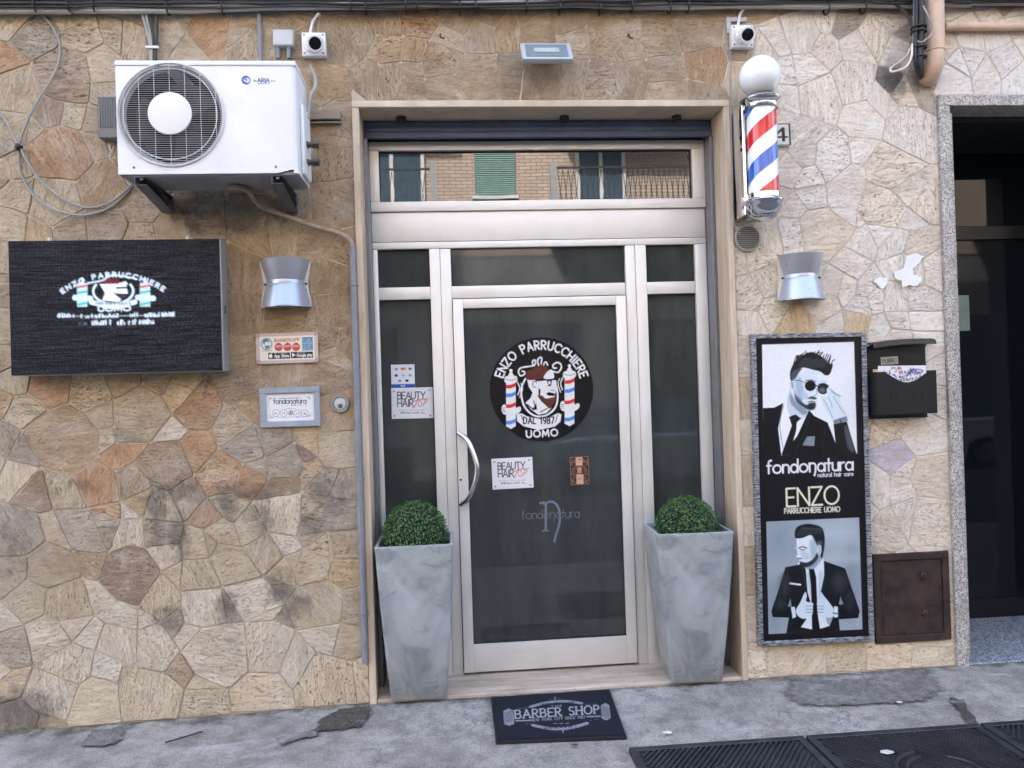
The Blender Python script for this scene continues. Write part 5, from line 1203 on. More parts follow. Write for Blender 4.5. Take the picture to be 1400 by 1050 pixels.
run([at(999, 60, -.006), at(999, 140, -.02), at(1001, 220, -.02), at(1003, 300, -.02), at(1012, 322, -.014)], .0035, M_CAB, 'thin pale wire running down beside the door surround to the round vent', 'wire')
for px, py, lbl in ((602, 50, 'small bent iron hook in the pale patch above the door'), (858, 50, 'small iron hook in the wall right of the floodlight')):
    q = at(px, py, 0); run([Vector((q.x, 0, q.z)), Vector((q.x, -.03, q.z)), Vector((q.x + .003, -.035, q.z - .02)), Vector((q.x + .02, -.03, q.z - .022))], .004, M_CABD, lbl, 'wall_hook')['category'] = 'hook'

# ================================================================== SIGNS, STICKERS AND THE MAT (flat prints drawn with shapes and strokes)
M_PRINT = print_mat('print_matt'); M_GLOSSP = print_mat('print_gloss', .25); M_DECAL = print_mat('print_decal', .35, alpha=True)
def crop(x0, y0, k):
    return lambda pts: [(x0 + x / k, y0 + y / k) for x, y in pts]
INK = (24, 22, 23); WH = (240, 238, 236)

# ---- LED screen picture: the lit pixels
q = crop(0, 300, 4)([(42, 112), (1197, 103), (1222, 830), (62, 855)])
cv = Canvas(190, 118, (0, 0, 0), [(42, 112), (1197, 103), (1222, 830), (62, 855)])
LW = (215, 232, 255)
cv.text('ENZO PARRUCCHIERE', None, None, 24, 7, LW, arc=(625, 790, 480, 126, 56), gap=.5)
for x in (450, 795):
    cv.box(x - 28, 345, x + 28, 475, (190, 225, 240))
    for k, c in enumerate(((205, 70, 90), (70, 165, 190), (205, 60, 80), (80, 170, 190))): cv.poly([(x - 28, 362 + k * 32), (x + 28, 352 + k * 32), (x + 28, 364 + k * 32), (x - 28, 374 + k * 32)], c)
    cv.line([(x - 40, 425), (x + 45, 430)], 30, (200, 225, 245)); cv.line([(x, 320), (x, 345)], 10, LW)
cv.oval(620, 390, 110, 70, 12, LW, -30, 210); cv.poly([(545, 350), (690, 345), (700, 400), (650, 450), (560, 440), (575, 400)], (225, 235, 250))
cv.box(570, 322, 650, 350, (110, 25, 45)); cv.poly([(655, 345), (690, 335), (700, 352), (650, 354)], LW); cv.line([(640, 372), (700, 370)], 10, (10, 10, 20)); cv.poly([(620, 400), (700, 405), (670, 440)], (40, 35, 50))
cv.line([(500, 450), (620, 475), (740, 450)], 26, LW, True); cv.smear((520, 462), (720, 462), 12, 5, (20, 20, 40), 12); cv.line([(480, 345), (560, 330), (600, 305), (660, 305), (740, 320)], 8, LW, True)
cv.text('UOMO', (540, 500), (715, 496), 22, 8, LW)
cv.smear((310, 532), (410, 532), 22, 6, LW, 9); cv.smear((440, 535), (650, 532), 18, 6, LW, 22); cv.smear((690, 530), (755, 528), 20, 6, LW, 6); cv.smear((790, 532), (960, 526), 20, 6, LW, 18); cv.line([(330, 528), (955, 524)], 5, LW, op=.5)
cv.smear((500, 575), (610, 573), 24, 7, LW, 9); cv.smear((640, 574), (860, 568), 24, 7, LW, 18); cv.smear((430, 572), (480, 572), 8, 5, (90, 110, 160), 4)
t = NT('led_matrix'); a_ = t.n('VertexColor', layer_name='ink'); p = t.objc()
br_ = t.n('TexBrick'); br_.offset = 0; br_.inputs['Scale'].default_value = 1; br_.inputs['Brick Width'].default_value = .0062; br_.inputs['Row Height'].default_value = .0062; br_.inputs['Mortar Size'].default_value = .0011
sw = t.n('SeparateXYZ'); t.l(p, sw.inputs[0]); cb = t.n('CombineXYZ'); t.l(sw.outputs[0], cb.inputs[0]); t.l(sw.outputs[2], cb.inputs[1]); t.l(cb.outputs[0], br_.inputs['Vector'])
br_.inputs['Color1'].default_value = (.12, .12, .135, 1); br_.inputs['Color2'].default_value = (.035, .036, .045, 1); br_.inputs['Mortar'].default_value = (.004, .004, .005, 1)
wv = t.noise(t.mapping(p, (6, 6, 130)), 1, 4, .7, .2)
t.col(t.mix(t.ramp(wv, .35, .65), (.006, .006, .008), br_.outputs['Color'])); t.b.inputs['Roughness'].default_value = .7; t.b.inputs['Specular IOR Level'].default_value = .12
t.l(a_.outputs['Color'], t.b.inputs['Emission Color']); t.b.inputs['Emission Strength'].default_value = .13
M_LED = t.m
sheet_on(cv, LC, LY + .0005, 'screen', M_LED, led, .002)

# ---- round logo on the door glass (coordinates of an enlarged view of the picture)
def logo():
    qd = [(170, 120), (1000, 120), (1000, 955), (170, 955)]
    c = Canvas(230, 230, INK, qd)
    c.text('ENZO PARRUCCHIERE', None, None, 66, 13, WH, arc=(585, 540, 322, 163, 17), gap=.28)
    c.text('UOMO', (465, 922), (712, 908), 52, 12, WH, gap=.3)
    # ring and scrolls
    c.line([(455, 455), (425, 520), (425, 600), (450, 680), (510, 740), (575, 755), (640, 735), (695, 680), (712, 600), (705, 520)], 14, WH, True)
    c.line([(520, 350), (470, 358), (415, 370), (400, 400), (415, 430), (445, 420), (447, 398), (430, 395)], 12, WH, True)
    c.line([(515, 345), (512, 315), (530, 305), (535, 330), (525, 350)], 11, WH, True); c.line([(560, 350), (552, 310), (568, 285), (585, 290), (580, 335)], 12, WH, True); c.line([(600, 345), (608, 325), (622, 322), (632, 345)], 11, WH, True)
    c.line([(670, 395), (715, 402), (740, 370), (735, 335), (705, 325), (675, 345), (680, 368), (702, 368)], 12, WH, True)
    # head
    c.poly([(470, 462), (560, 466), (700, 466), (706, 520), (712, 545), (695, 560), (688, 600), (660, 690), (620, 728), (560, 742), (500, 700), (455, 645), (495, 610), (512, 565), (480, 515)], WH)
    c.poly([(505, 705), (530, 670), (540, 640), (548, 700)], INK, op=.8); c.line([(470, 660), (520, 700)], 9, INK); c.line([(575, 720), (630, 690)], 8, INK); c.line([(520, 630), (535, 690)], 7, INK)
    c.poly([(465, 400), (500, 382), (560, 350), (632, 358), (622, 402), (588, 452), (470, 462)], (104, 54, 44), smooth=True)
    c.poly([(600, 450), (632, 395), (668, 385), (680, 450)], WH, smooth=True)
    c.line([(540, 470), (690, 458)], 10, INK); c.poly([(624, 466), (668, 462), (660, 508), (640, 518)], INK); c.ell(646, 486, 9, 14, WH)
    c.oval(528, 498, 16, 24, 6, INK, 60, 330); c.poly([(558, 530), (575, 540), (572, 590), (560, 580)], INK)
    c.poly([(552, 585), (590, 590), (620, 612), (690, 600), (684, 640), (652, 692), (612, 662), (572, 622)], (112, 66, 48), smooth=True)
    for k in range(9): c.line([(575 + k * 12, 600 + k * 4), (585 + k * 10, 640 + k * 5)], 4, (60, 36, 30))
    c.poly([(618, 575), (640, 560), (692, 572), (688, 592), (640, 590)], INK); c.line([(655, 545), (690, 548)], 5, INK)
    # banner
    c.poly([(385, 735), (425, 730), (470, 755), (560, 772), (650, 760), (715, 728), (742, 740), (735, 795), (690, 835), (560, 862), (440, 832), (388, 790)], WH, smooth=False)
    c.line([(420, 742), (440, 800)], 6, INK); c.line([(712, 740), (695, 800)], 6, INK)
    c.text('DAL 1987', (440, 812), (682, 812), 52, 10, INK, arc=None, gap=.25)
    # two striped poles held by hands
    for x0, x1, yt, yb, sg in ((302, 378, 442, 850, 1), (768, 846, 402, 830, -1)):
        xm = (x0 + x1) / 2
        c.poly([(x0, yt + 30), (x1, yt + 25), (x1, yb - 20), (xm, yb + 3), (x0, yb - 18)], WH)
        H_ = yb - yt
        for k, col in ((.14, (226, 62, 58)), (.31, (86, 146, 222)), (.52, (226, 62, 58)), (.84, (86, 146, 222))):
            y = yt + H_ * k; c.poly([(x0, y + 5), (xm, y + 2), (x1, y - 14), (x1, y + 16), (xm, y + 32), (x0, y + 34)], col)
        c.poly([(x0 - 8, yt), (xm, yt - 14), (x1 + 8, yt - 4), (x1 + 8, yt + 36), (xm, yt + 46), (x0 - 8, yt + 40)], WH, smooth=True); c.line([(x0 - 6, yt + 16), (xm, yt + 24), (x1 + 6, yt + 12)], 4, INK, True)
        c.poly([(xm - 22, yt - 6), (xm, yt - 45), (xm + 22, yt - 8)], WH, smooth=True); c.ell(xm, yt - 52, 13, 13, WH)
        hy = yt + H_ * .64
        c.poly([(x0 - 32, hy - 30), (x0 - 8, hy - 44), (x0 + 10, hy - 10), (x1 - 5, hy - 14), (x1 + 34, hy - 26), (x1 + 40, hy + 4), (x1 + 2, hy + 34), (x0 - 8, hy + 36), (x0 - 34, hy + 12)], WH, smooth=True)
        for d in (-14, 2, 16): c.line([(x0 - 30, hy + d), (x0 - 6, hy + d - 6)], 4, INK)
        xs_ = x1 + 14 if sg > 0 else x0 - 14
        c.line([(xs_, yt + 40), (xs_ + 18 * sg, yt + 90), (xs_ + 4 * sg, yt + 140)], 9, WH, True); c.line([(xs_ + 26 * sg, yt + 50), (xs_ + 40 * sg, yt + 90), (xs_ + 18 * sg, yt + 160)], 7, WH, True)
    return c
cq = crop(640, 440, 5.833)([(170, 120), (1000, 120), (1000, 955), (170, 955)])
YG = YL + .02                                   # outer face of the door glass
lg = sheet_on(logo(), cq, YG - .002, 'logo_decal', M_GLOSSP, None, 0, clip=lambda X, Y: (X - .5) ** 2 + (Y - .5) ** 2 < .2495)
tag(lg, 'round black barber shop logo with bearded man and two striped poles', 'logo')

# ---- two white beauty plates, payment sticker, copper card, etched house mark
def plate(c4, y, label):
    rc_ = rect(c4, y); Q = [(418, 158), (745, 145), (755, 385), (430, 408)]
    c = Canvas(110, 80, (236, 236, 238), Q)
    G_ = (70, 70, 76)
    c.text('BEAUTY', (472, 245), (690, 238), 56, 8, G_, gap=.1); c.text('HAIR', (474, 306), (600, 302), 56, 8, G_, gap=.14)
    RD = (206, 96, 92)
    c.line([(600, 262), (640, 246), (720, 236)], 6, RD, True); c.line([(632, 248), (610, 300), (600, 314)], 6, RD, True); c.oval(650, 276, 14, 24, 5, RD); c.line([(690, 246), (672, 300)], 5, RD); c.line([(690, 246), (708, 256), (680, 280)], 5, RD, True)
    c.smear((476, 338), (690, 330), 6, 3, (150, 150, 155), 24); c.smear((476, 362), (694, 354), 14, 5, (110, 110, 116), 18)
    for x, y_ in ((440, 182), (722, 168), (450, 382), (732, 368)): c.ell(x, y_, 8, 8, (150, 150, 150))
    e = thing('plastic_plate', (rc_[0].x, y, rc_[0].z - rc_[2] / 2), label, 'sign', 'white beauty plates on the shop glass')
    bm = new(); board(bm, rc_, y - .003, y - .0002, .0008); done(bm, 'plate', mat('white_acrylic', (232, 232, 234), .3, var=.02), e, False)
    sheet_on(c, rc_, y - .0036, 'print', M_GLOSSP, e, .001)
    return e
YS = YD + .03
plate(crop(600, 600, 5.833)([(418, 158), (745, 145), (755, 385), (430, 408)]), YG - .0005, 'white BEAUTY HAIR plate on the door glass below the round logo')
plate(crop(490, 320, 3.28)([(147, 691), (333, 686), (336, 825), (150, 829)]), YS - .0005, 'white BEAUTY HAIR plate on the narrow side light')
Q = [(146, 586), (251, 584), (254, 686), (148, 690)]
c = Canvas(48, 48, (238, 239, 242), Q)
for x, y_, col in ((170, 605, (150, 160, 170)), (198, 604, (225, 70, 40)), (206, 604, (235, 150, 50)), (232, 604, (110, 130, 150)), (170, 634, (60, 70, 140)), (202, 634, (190, 195, 205)), (232, 633, (170, 175, 185)), (186, 658, (150, 150, 160)), (218, 657, (60, 60, 80))): c.ell(x, y_, 8, 6, col)
c.poly([(147, 674), (254, 671), (254, 688), (148, 691)], (40, 92, 178)); c.smear((190, 684), (214, 683), 6, 3, WH, 4)
tag(sheet_on(c, crop(490, 320, 3.28)(Q), YS - .0012, 'payment_sticker', M_GLOSSP), 'white card payment sticker with blue foot above the side light plate', 'sticker')
Q = [(1043, 146), (1193, 140), (1200, 360), (1054, 368)]
c = Canvas(60, 84, (44, 30, 28), Q)
rr = random.Random(4)
for i in range(90):
    x, y_ = rr.uniform(1052, 1122), rr.uniform(150, 360)
    for xx in (x, 2244 - x): c.oval(xx, y_, rr.uniform(4, 9), rr.uniform(4, 9), 2.6, (150, 110, 92), 0, 250)
c.box(1092, 146, 1146, 214, (214, 172, 146)); c.box(1098, 285, 1154, 360, (214, 172, 146)); c.ell(1121, 250, 18, 26, (190, 150, 128)); c.smear((1104, 170), (1138, 168), 8, 3, (120, 80, 66), 6); c.smear((1108, 322), (1144, 320), 8, 3, (120, 80, 66), 6)
for a_, b_ in zip(Q, Q[1:] + Q[:1]): c.line([a_, b_], 7, (172, 132, 112))
tag(sheet_on(c, crop(600, 600, 5.833)(Q), YG - .002, 'ornate_card', M_GLOSSP), 'copper and black ornate card stuck on the door glass', 'card')
c = Canvas(150, 110, (92, 97, 108), [(650, 480), (1140, 480), (1140, 830), (650, 830)], 0.0)
GR = (112, 119, 134)
c.line([(808, 512), (838, 508), (852, 520), (852, 720)], 22, GR); c.line([(826, 732), (872, 732)], 14, GR); c.line([(840, 520), (880, 502), (925, 512), (955, 560), (965, 630), (955, 700), (935, 760), (922, 818)], 22, GR, True)
c.text('fondoŋatura', (662, 640), (1120, 628), 74, 8, (104, 110, 116), gap=.12); c.smear((985, 650), (1130, 642), 10, 4, (84, 88, 96), 14)
tag(sheet_on(c, crop(600, 600, 5.833)([(650, 480), (1140, 480), (1140, 830), (650, 830)]), YG - .0015, 'etched_mark', M_DECAL), 'faint grey hair care lettering mark low on the door glass', 'decal')

# ---- app sticker and framed certificate beside the drain pipe
Q = [(376, 738), (915, 725), (925, 988), (388, 1003)]
c = Canvas(140, 70, (232, 222, 200), Q); L0 = Q
def lerp(a, b, t_): return (a[0] + (b[0] - a[0]) * t_, a[1] + (b[1] - a[1]) * t_)
for i in range(46):
    for a_, b_, dx, dy in ((Q[0], Q[1], -12, 34), (Q[3], Q[2], 12, -34)):
        p = lerp(a_, b_, i / 45); c.line([p, (p[0] + dx, p[1] + dy)], 5, ((196, 80, 70), (90, 120, 160))[i % 2])
for i in range(20):
    for a_, b_, dx, dy in ((Q[0], Q[3], 30, -12), (Q[1], Q[2], -30, 12)):
        p = lerp(a_, b_, i / 19); c.line([p, (p[0] + dx, p[1] + dy)], 5, ((196, 80, 70), (90, 120, 160))[i % 2])
c.poly([(412, 766), (888, 755), (894, 962), (422, 974)], (236, 228, 208))
c.oval(474, 828, 46, 48, 8, (74, 128, 162)); c.ell(470, 812, 30, 28, (74, 128, 162)); c.ell(478, 835, 22, 28, (236, 228, 208)); c.poly([(455, 845), (505, 840), (490, 868), (465, 868)], (74, 128, 162))
c.text('BARBERAPP', (545, 812), (758, 804), 26, 6, (196, 96, 84), gap=.3)
for x in (579, 656, 731): c.ell(x, 856, 36, 36, (206, 86, 80)); c.ell(x, 850, 30, 14, (226, 150, 140)); c.ell(x, 828, 9, 9, (60, 60, 66)); c.smear((x - 24, 870), (x + 24, 869), 12, 4, (130, 40, 40), 6)
c.poly([(782, 772), (874, 769), (878, 886), (786, 888)], (78, 130, 164))
for k in range(6): c.smear((790, 795 + k * 17), (868, 793 + k * 17), 9, 3.5, (190, 212, 224), 9)
c.smear((430, 890), (522, 888), 6, 3, (120, 120, 120), 14)
c.poly([(488, 906), (676, 902), (680, 956), (490, 960)], (18, 18, 20)); c.poly([(684, 900), (876, 896), (880, 950), (686, 954)], (18, 18, 20))
c.ell(510, 934, 15, 17, WH); c.ell(518, 914, 4, 6, WH); c.text('App Store', (542, 946), (668, 942), 24, 5, WH, gap=.12); c.smear((542, 914), (660, 911), 7, 3, (190, 190, 190), 16)
c.poly([(696, 908), (728, 925), (697, 944)], WH); c.text('Google play', (738, 940), (870, 936), 24, 4.5, WH, gap=.12); c.smear((738, 910), (820, 908), 7, 3, (190, 190, 190), 12)
rcs = rect(crop(290, 340, 6.364)(Q), -.016)
ap = thing('app_sign', (rcs[0].x, -.012, rcs[0].z - rcs[2] / 2), 'cream app sign with striped border under the wall lamp', 'sign')
bm = new(); board(bm, rcs, -.015, -.006, .001); done(bm, 'panel', M_WHITE, ap, False)
sheet_on(c, rcs, -.0158, 'print', M_PRINT, ap)
Q = [(618, 218), (1060, 205), (1068, 495), (624, 512)]
rcc = rect(crop(240, 490, 5.385)(Q), -.022)
ce = thing('framed_certificate', (rcc[0].x, -.015, rcc[0].z - rcc[2] / 2), 'white certificate in a grey wooden frame beside the buzzer', 'framed sign')
frame4(rcc, .030, -.026, -.006, 'frame_bar', mat('pale_grey_wood', (150, 158, 166), .5, var=.12, vs=12), ce)
Q2 = [(662, 262), (1024, 250), (1028, 462), (665, 475)]
c = Canvas(120, 72, (238, 238, 240), Q2); K = (62, 62, 66)
c.text('fondoŋatura', (722, 335), (962, 330), 38, 6, K, gap=.12); c.smear((762, 298), (925, 293), 7, 3, (140, 140, 140), 26); c.smear((860, 348), (965, 344), 6, 3, (120, 120, 120), 16); c.smear((815, 374), (885, 371), 6, 3, (120, 120, 120), 10)
for x in (738, 795, 898, 950): c.oval(x, 403, 25, 26, 3.5, (120, 122, 126)); c.smear((x - 10, 412), (x + 10, 411), 18, 3.5, K, 3)
for k in range(4): c.smear((826, 390 + k * 9), (866, 389 + k * 9), 4, 4, K, 6)
c.line([(712, 425), (790, 436), (845, 430), (900, 434), (980, 422)], 3, (150, 150, 150), True)
for x, y_, sx, sy in ((695, 295, 1, 1), (988, 285, -1, 1), (698, 436, 1, -1), (990, 424, -1, -1)): c.line([(x, y_ + 16 * sy), (x, y_), (x + 20 * sx, y_)], 5, (120, 120, 124))
sheet_on(c, crop(240, 490, 5.385)(Q2), -.0135, 'print', M_PRINT, ce)
bm = new(); board(bm, rcc, -.0125, -.008, 0, -.01); done(bm, 'backing', M_WHITE, ce, False)

# ---- tall framed poster on the right pillar
PO = [(1024, 456.5), (1181, 455), (1197, 877), (1040.6, 882)]
rcp = rect(PO, -.035)
pos_ = thing('framed_poster', (rcp[0].x, -.02, rcp[0].z - rcp[2] / 2), 'tall framed black poster with two black and white barber photographs', 'poster')
t = NT('striped_silver_moulding'); p = t.pos(); st_ = t.noise(t.mapping(p, (25, 25, 130)), 1, 3, .6)
t.col(t.mix(t.ramp(st_, .38, .62), lin((52, 54, 58)), lin((170, 173, 178)))); t.b.inputs['Roughness'].default_value = .45; t.b.inputs['Metallic'].default_value = .3
frame4(rcp, .024, -.042, -.006, 'frame_bar', t.m, pos_)
IN = [(1030.1, 461), (1175, 458.6), (1190.9, 871.4), (1047, 876)]
cv = Canvas(236, 670, (20, 20, 24), IN)
c6 = crop(1010, 440, 4.375); c7 = crop(1020, 620, 3.89)
def P6(pts, col, smooth=True, soft=0, op=1): cv.poly(c6(pts), col, soft * .35, smooth, op)
def P7(pts, col, smooth=True, soft=0, op=1): cv.poly(c7(pts), col, soft * .35, smooth, op)
def L6(pts, wd, col, op=1, smooth=True): cv.line(c6(pts), wd / 4.375, col, smooth, op)
def L7(pts, wd, col, op=1, smooth=True): cv.line(c7(pts), wd / 3.89, col, smooth, op)
# thin inner line
L6([(122, 100), (712, 88)], 3, (56, 56, 62), 1, False)
# upper photograph: man in sunglasses, hand raised to the frame of the glasses
P6([(128, 136), (680, 122), (706, 795), (146, 800)], (244, 246, 248), False)
P6([(300, 400), (318, 440), (372, 505), (412, 532), (404, 575), (345, 640), (296, 570), (282, 480)], (208, 220, 228), True, 3)
P6([(300, 430), (330, 470), (380, 515), (408, 540), (380, 560), (330, 520), (300, 480)], (140, 160, 176), True, 6, .8)
P6([(318, 345), (365, 305), (430, 288), (500, 316), (520, 372), (508, 412), (472, 436), (462, 480), (444, 526), (410, 528), (366, 500), (330, 452), (316, 400)], (228, 237, 243), True, 2)
P6([(330, 360), (360, 330), (380, 400), (375, 470), (340, 440)], (178, 198, 212), True, 10, .8)
P6([(440, 415), (458, 412), (462, 446), (438, 450)], (226, 240, 248), True, 4)
P6([(302, 352), (318, 345), (325, 400), (312, 404), (298, 380)], (190, 212, 226), True, 2); L6([(306, 360), (314, 380), (312, 398)], 4, (120, 140, 156))
P6([(326, 436), (345, 455), (380, 488), (402, 498), (418, 486), (450, 486), (456, 505), (444, 528), (410, 530), (368, 506), (336, 474)], (52, 60, 72), True, 6, .95)
P6([(322, 410), (340, 440), (372, 470), (352, 478), (328, 446)], (96, 112, 128), True, 10, .7); P6([(468, 330), (500, 336), (512, 360), (486, 356)], (176, 200, 216), True, 8, .8); L6([(452, 392), (460, 425), (446, 446), (430, 448)], 4, (130, 152, 168))
P6([(400, 462), (424, 450), (458, 456), (450, 468), (425, 464)], (50, 58, 68), True, 3, .95); L6([(408, 482), (430, 478), (448, 482)], 6, (120, 96, 104))
P6([(404, 506), (428, 500), (446, 508), (432, 526), (412, 524)], (36, 42, 50), True, 4)
P6([(340, 600), (404, 566), (414, 536), (424, 562), (352, 686)], (206, 216, 224), True, 8, .6); P6([(250, 520), (285, 560), (262, 700), (240, 640)], (214, 222, 230), True, 10, .7)
P6([(455, 300), (500, 318), (512, 352), (470, 352)], (240, 246, 250), True, 8, .8); P6([(372, 420), (400, 430), (410, 455), (384, 468)], (196, 212, 224), True, 10, .8)
hair = [(300, 348), (298, 300), (318, 250), (350, 215), (388, 192), (425, 184), (468, 198), (506, 224), (530, 252), (553, 254), (548, 288), (534, 318), (508, 322), (478, 300), (432, 288), (384, 276), (356, 284), (330, 322), (316, 350)]
P6(hair, (26, 26, 32), True, 2)
rr = random.Random(21)
for i in range(26):
    x = 318 + i * 9; y_ = 235 - 40 * math.sin((i + 4) / 30 * 3.1) + rr.uniform(-10, 6); L6([(x, y_ + 40), (x + rr.uniform(-4, 16), y_ + 10), (x + rr.uniform(4, 26), y_ - rr.uniform(4, 16))], 6, (22, 22, 28))
for i in range(18): L6([(350 + i * 9, 275), (365 + i * 9, 240), (385 + i * 8, 222 + rr.uniform(-8, 8))], 2.5, (96, 102, 112), .7)
P6([(302, 345), (312, 296), (340, 284), (370, 280), (352, 306), (330, 342)], (76, 86, 98), True, 5, .85)
cv.poly(c6([(420 + 33 * math.cos(a), 385 + 32 * math.sin(a)) for a in np.linspace(0, 6.28, 22)]), (14, 14, 18)); cv.poly(c6([(497 + 35 * math.cos(a), 403 + 34 * math.sin(a)) for a in np.linspace(0, 6.28, 22)]), (30, 32, 38))
cv.poly(c6([(492 + 20 * math.cos(a), 412 + 16 * math.sin(a)) for a in np.linspace(0, 6.28, 16)]), (110, 118, 126), 4, op=.6)
L6([(448, 380), (466, 388)], 7, (20, 20, 24)); L6([(322, 352), (350, 352), (392, 366)], 4, (60, 66, 74)); L6([(392, 354), (425, 350), (452, 362)], 5, (30, 32, 36)); L6([(470, 376), (500, 372), (530, 386)], 5, (24, 24, 28))
P6([(520, 404), (540, 398), (580, 430), (604, 444), (600, 480), (640, 566), (562, 594), (520, 540), (486, 470), (492, 442), (520, 452)], (222, 236, 244), True, 2)
for a_, b_, d_ in (((536, 402), (570, 430), (606, 448)), ((548, 420), (575, 440), (596, 450)), ((500, 468), (530, 520), (556, 580)), ((560, 450), (590, 500), (630, 560)), ((530, 460), (548, 490), (552, 520))): L6([a_, b_, d_], 4, (120, 140, 154), .8)
P6([(262, 486), (300, 560), (340, 604), (404, 566), (414, 534), (420, 560), (350, 690), (300, 796), (250, 796), (228, 640)], (246, 248, 250), False)
P6([(294, 570), (334, 556), (366, 580), (342, 604), (338, 655), (300, 796), (252, 796), (312, 622)], (20, 20, 24), False)
P6([(138, 516), (205, 514), (260, 486), (230, 640), (252, 800), (144, 802)], (18, 18, 22), False); P6([(414, 530), (446, 566), (526, 606), (556, 680), (582, 745), (590, 800), (254, 800), (346, 684)], (18, 18, 22), False)
L6([(262, 500), (240, 620), (262, 760)], 3, (52, 54, 60)); L6([(420, 560), (400, 640), (330, 790)], 3, (56, 58, 64)); L6([(520, 640), (500, 720), (510, 795)], 4, (40, 42, 48))
P6([(402, 690), (452, 688), (447, 746), (378, 742)], (136, 146, 156), False); L6([(402, 690), (395, 742)], 3, (90, 96, 104))
P6([(562, 616), (642, 600), (668, 690), (704, 798), (584, 800)], (24, 24, 28), False); P6([(626, 640), (650, 640), (690, 780), (650, 760)], (80, 86, 94), True, 8, .7)
P6([(558, 594), (640, 568), (648, 596), (566, 618)], (132, 142, 150), False); L6([(600, 584), (606, 606)], 6, (60, 64, 70))
cv.text('fondoŋatura', c6([(168, 908)])[0], c6([(682, 892)])[0], 17.5, 2.5, (238, 238, 240), gap=.13)
cv.text('natural hair care', c6([(472, 932)])[0], c6([(684, 926)])[0], 5.2, 1.0, (226, 226, 230), gap=.13)
cv.text('ENZO', c7([(218, 284)])[0], c7([(496, 272)])[0], 24.5, 2.5, (240, 234, 206), gap=.14)
cv.text('PARRUCCHIERE UOMO', c7([(206, 320)])[0], c7([(500, 314)])[0], 6.8, 1.3, (226, 222, 204), gap=.2)
# lower photograph: man in profile holding his lapels
P7([(110, 362), (603, 347), (627, 940), (130, 955)], (160, 172, 182), False); cv.clip(c7([(110, 362), (603, 347), (627, 940), (130, 955)]))
for x, y_, rx, ry, col in ((480, 430, 150, 90, (182, 194, 203)), (180, 460, 90, 120, (142, 156, 168)), (560, 700, 60, 200, (128, 142, 154)), (160, 800, 60, 160, (132, 146, 158)), (520, 560, 120, 20, (196, 208, 216))):
    cv.poly(c7([(x + rx * math.cos(a), y_ + ry * math.sin(a)) for a in np.linspace(0, 6.28, 20)]), col, 26, op=.55)
P7([(316, 610), (345, 622), (390, 560), (416, 560), (420, 650), (404, 800), (440, 905), (452, 918), (372, 938), (300, 922), (340, 860), (330, 720)], (226, 234, 240), False, 1)
P7([(330, 600), (390, 545), (412, 560), (360, 620)], (150, 170, 184), True, 5, .8)
P7([(276, 452), (345, 438), (362, 480), (388, 492), (384, 550), (342, 602), (300, 604), (280, 588), (286, 566), (272, 548), (276, 520), (266, 505), (272, 480)], (228, 236, 241), True, 1)
P7([(340, 460), (384, 500), (380, 550), (350, 560)], (176, 196, 210), True, 8, .7)
P7([(296, 606), (340, 604), (378, 574), (390, 540), (384, 520), (366, 556), (330, 580), (292, 578)], (44, 50, 58), True, 4)
L7([(282, 560), (300, 560)], 6, (60, 66, 74)); L7([(284, 576), (298, 576)], 4, (130, 110, 116)); L7([(282, 505), (306, 498), (326, 506)], 6, (40, 44, 50)); L7([(292, 514), (316, 514)], 5, (50, 56, 62)); L7([(272, 490), (268, 520), (276, 540)], 3, (120, 138, 150))
P7([(264, 448), (266, 402), (300, 380), (350, 378), (402, 396), (420, 440), (420, 500), (408, 560), (398, 540), (402, 500), (380, 488), (362, 452), (345, 436), (300, 452)], (28, 30, 36), True, 2)
P7([(376, 476), (404, 470), (404, 500), (384, 500)], (84, 94, 106), True, 6, .8)
for i in range(12): L7([(276 + i * 11, 440 - i), (290 + i * 11, 408 - i * .5), (310 + i * 10, 396 + i)], 3, (86, 92, 100), .7)
cv.poly(c7([(392 + 12 * math.cos(a), 516 + 28 * math.sin(a)) for a in np.linspace(0, 6.28, 16)]), (204, 220, 230), 1); L7([(388, 500), (396, 516), (390, 536)], 4, (120, 138, 150))
P7([(290, 520), (330, 526), (350, 560), (310, 566)], (200, 214, 224), True, 8, .8); P7([(330, 640), (350, 640), (352, 760), (338, 720)], (190, 204, 214), True, 6, .7); P7([(390, 640), (416, 640), (404, 760), (392, 800)], (196, 210, 220), True, 6, .7)
SU = (20, 22, 28)
P7([(214, 604), (296, 590), (322, 616), (334, 740), (352, 800), (300, 880), (250, 872), (150, 866), (142, 834), (176, 732)], SU, False); P7([(418, 574), (532, 616), (572, 732), (612, 842), (604, 880), (492, 886), (452, 800), (402, 742), (420, 650)], SU, False)
P7([(236, 868), (330, 880), (300, 922), (372, 938), (400, 935), (452, 918), (470, 870), (500, 880), (508, 948), (222, 954)], SU, False)
P7([(338, 616), (366, 616), (378, 660), (388, 850), (404, 948), (360, 950), (350, 700)], (16, 16, 20), False)
L7([(300, 600), (318, 680), (336, 760)], 3, (58, 62, 70)); L7([(424, 590), (420, 680), (404, 740)], 3, (58, 62, 70)); L7([(240, 690), (294, 698)], 9, (232, 236, 240), 1, False); L7([(180, 760), (220, 800), (250, 820)], 4, (44, 48, 56)); L7([(560, 740), (520, 800), (500, 830)], 4, (44, 48, 56))
for fx, fy, rx, ry in ((210, 700, 34, 70), (500, 690, 44, 60), (560, 790, 24, 50), (190, 800, 30, 30)): cv.poly(c7([(fx + rx * math.cos(a), fy + ry * math.sin(a)) for a in np.linspace(0, 6.28, 16)]), (52, 56, 64), 10, op=.5)
P7([(230, 812), (242, 770), (250, 812)], (128, 148, 164), False); P7([(500, 806), (508, 764), (524, 806)], (128, 148, 164), False)
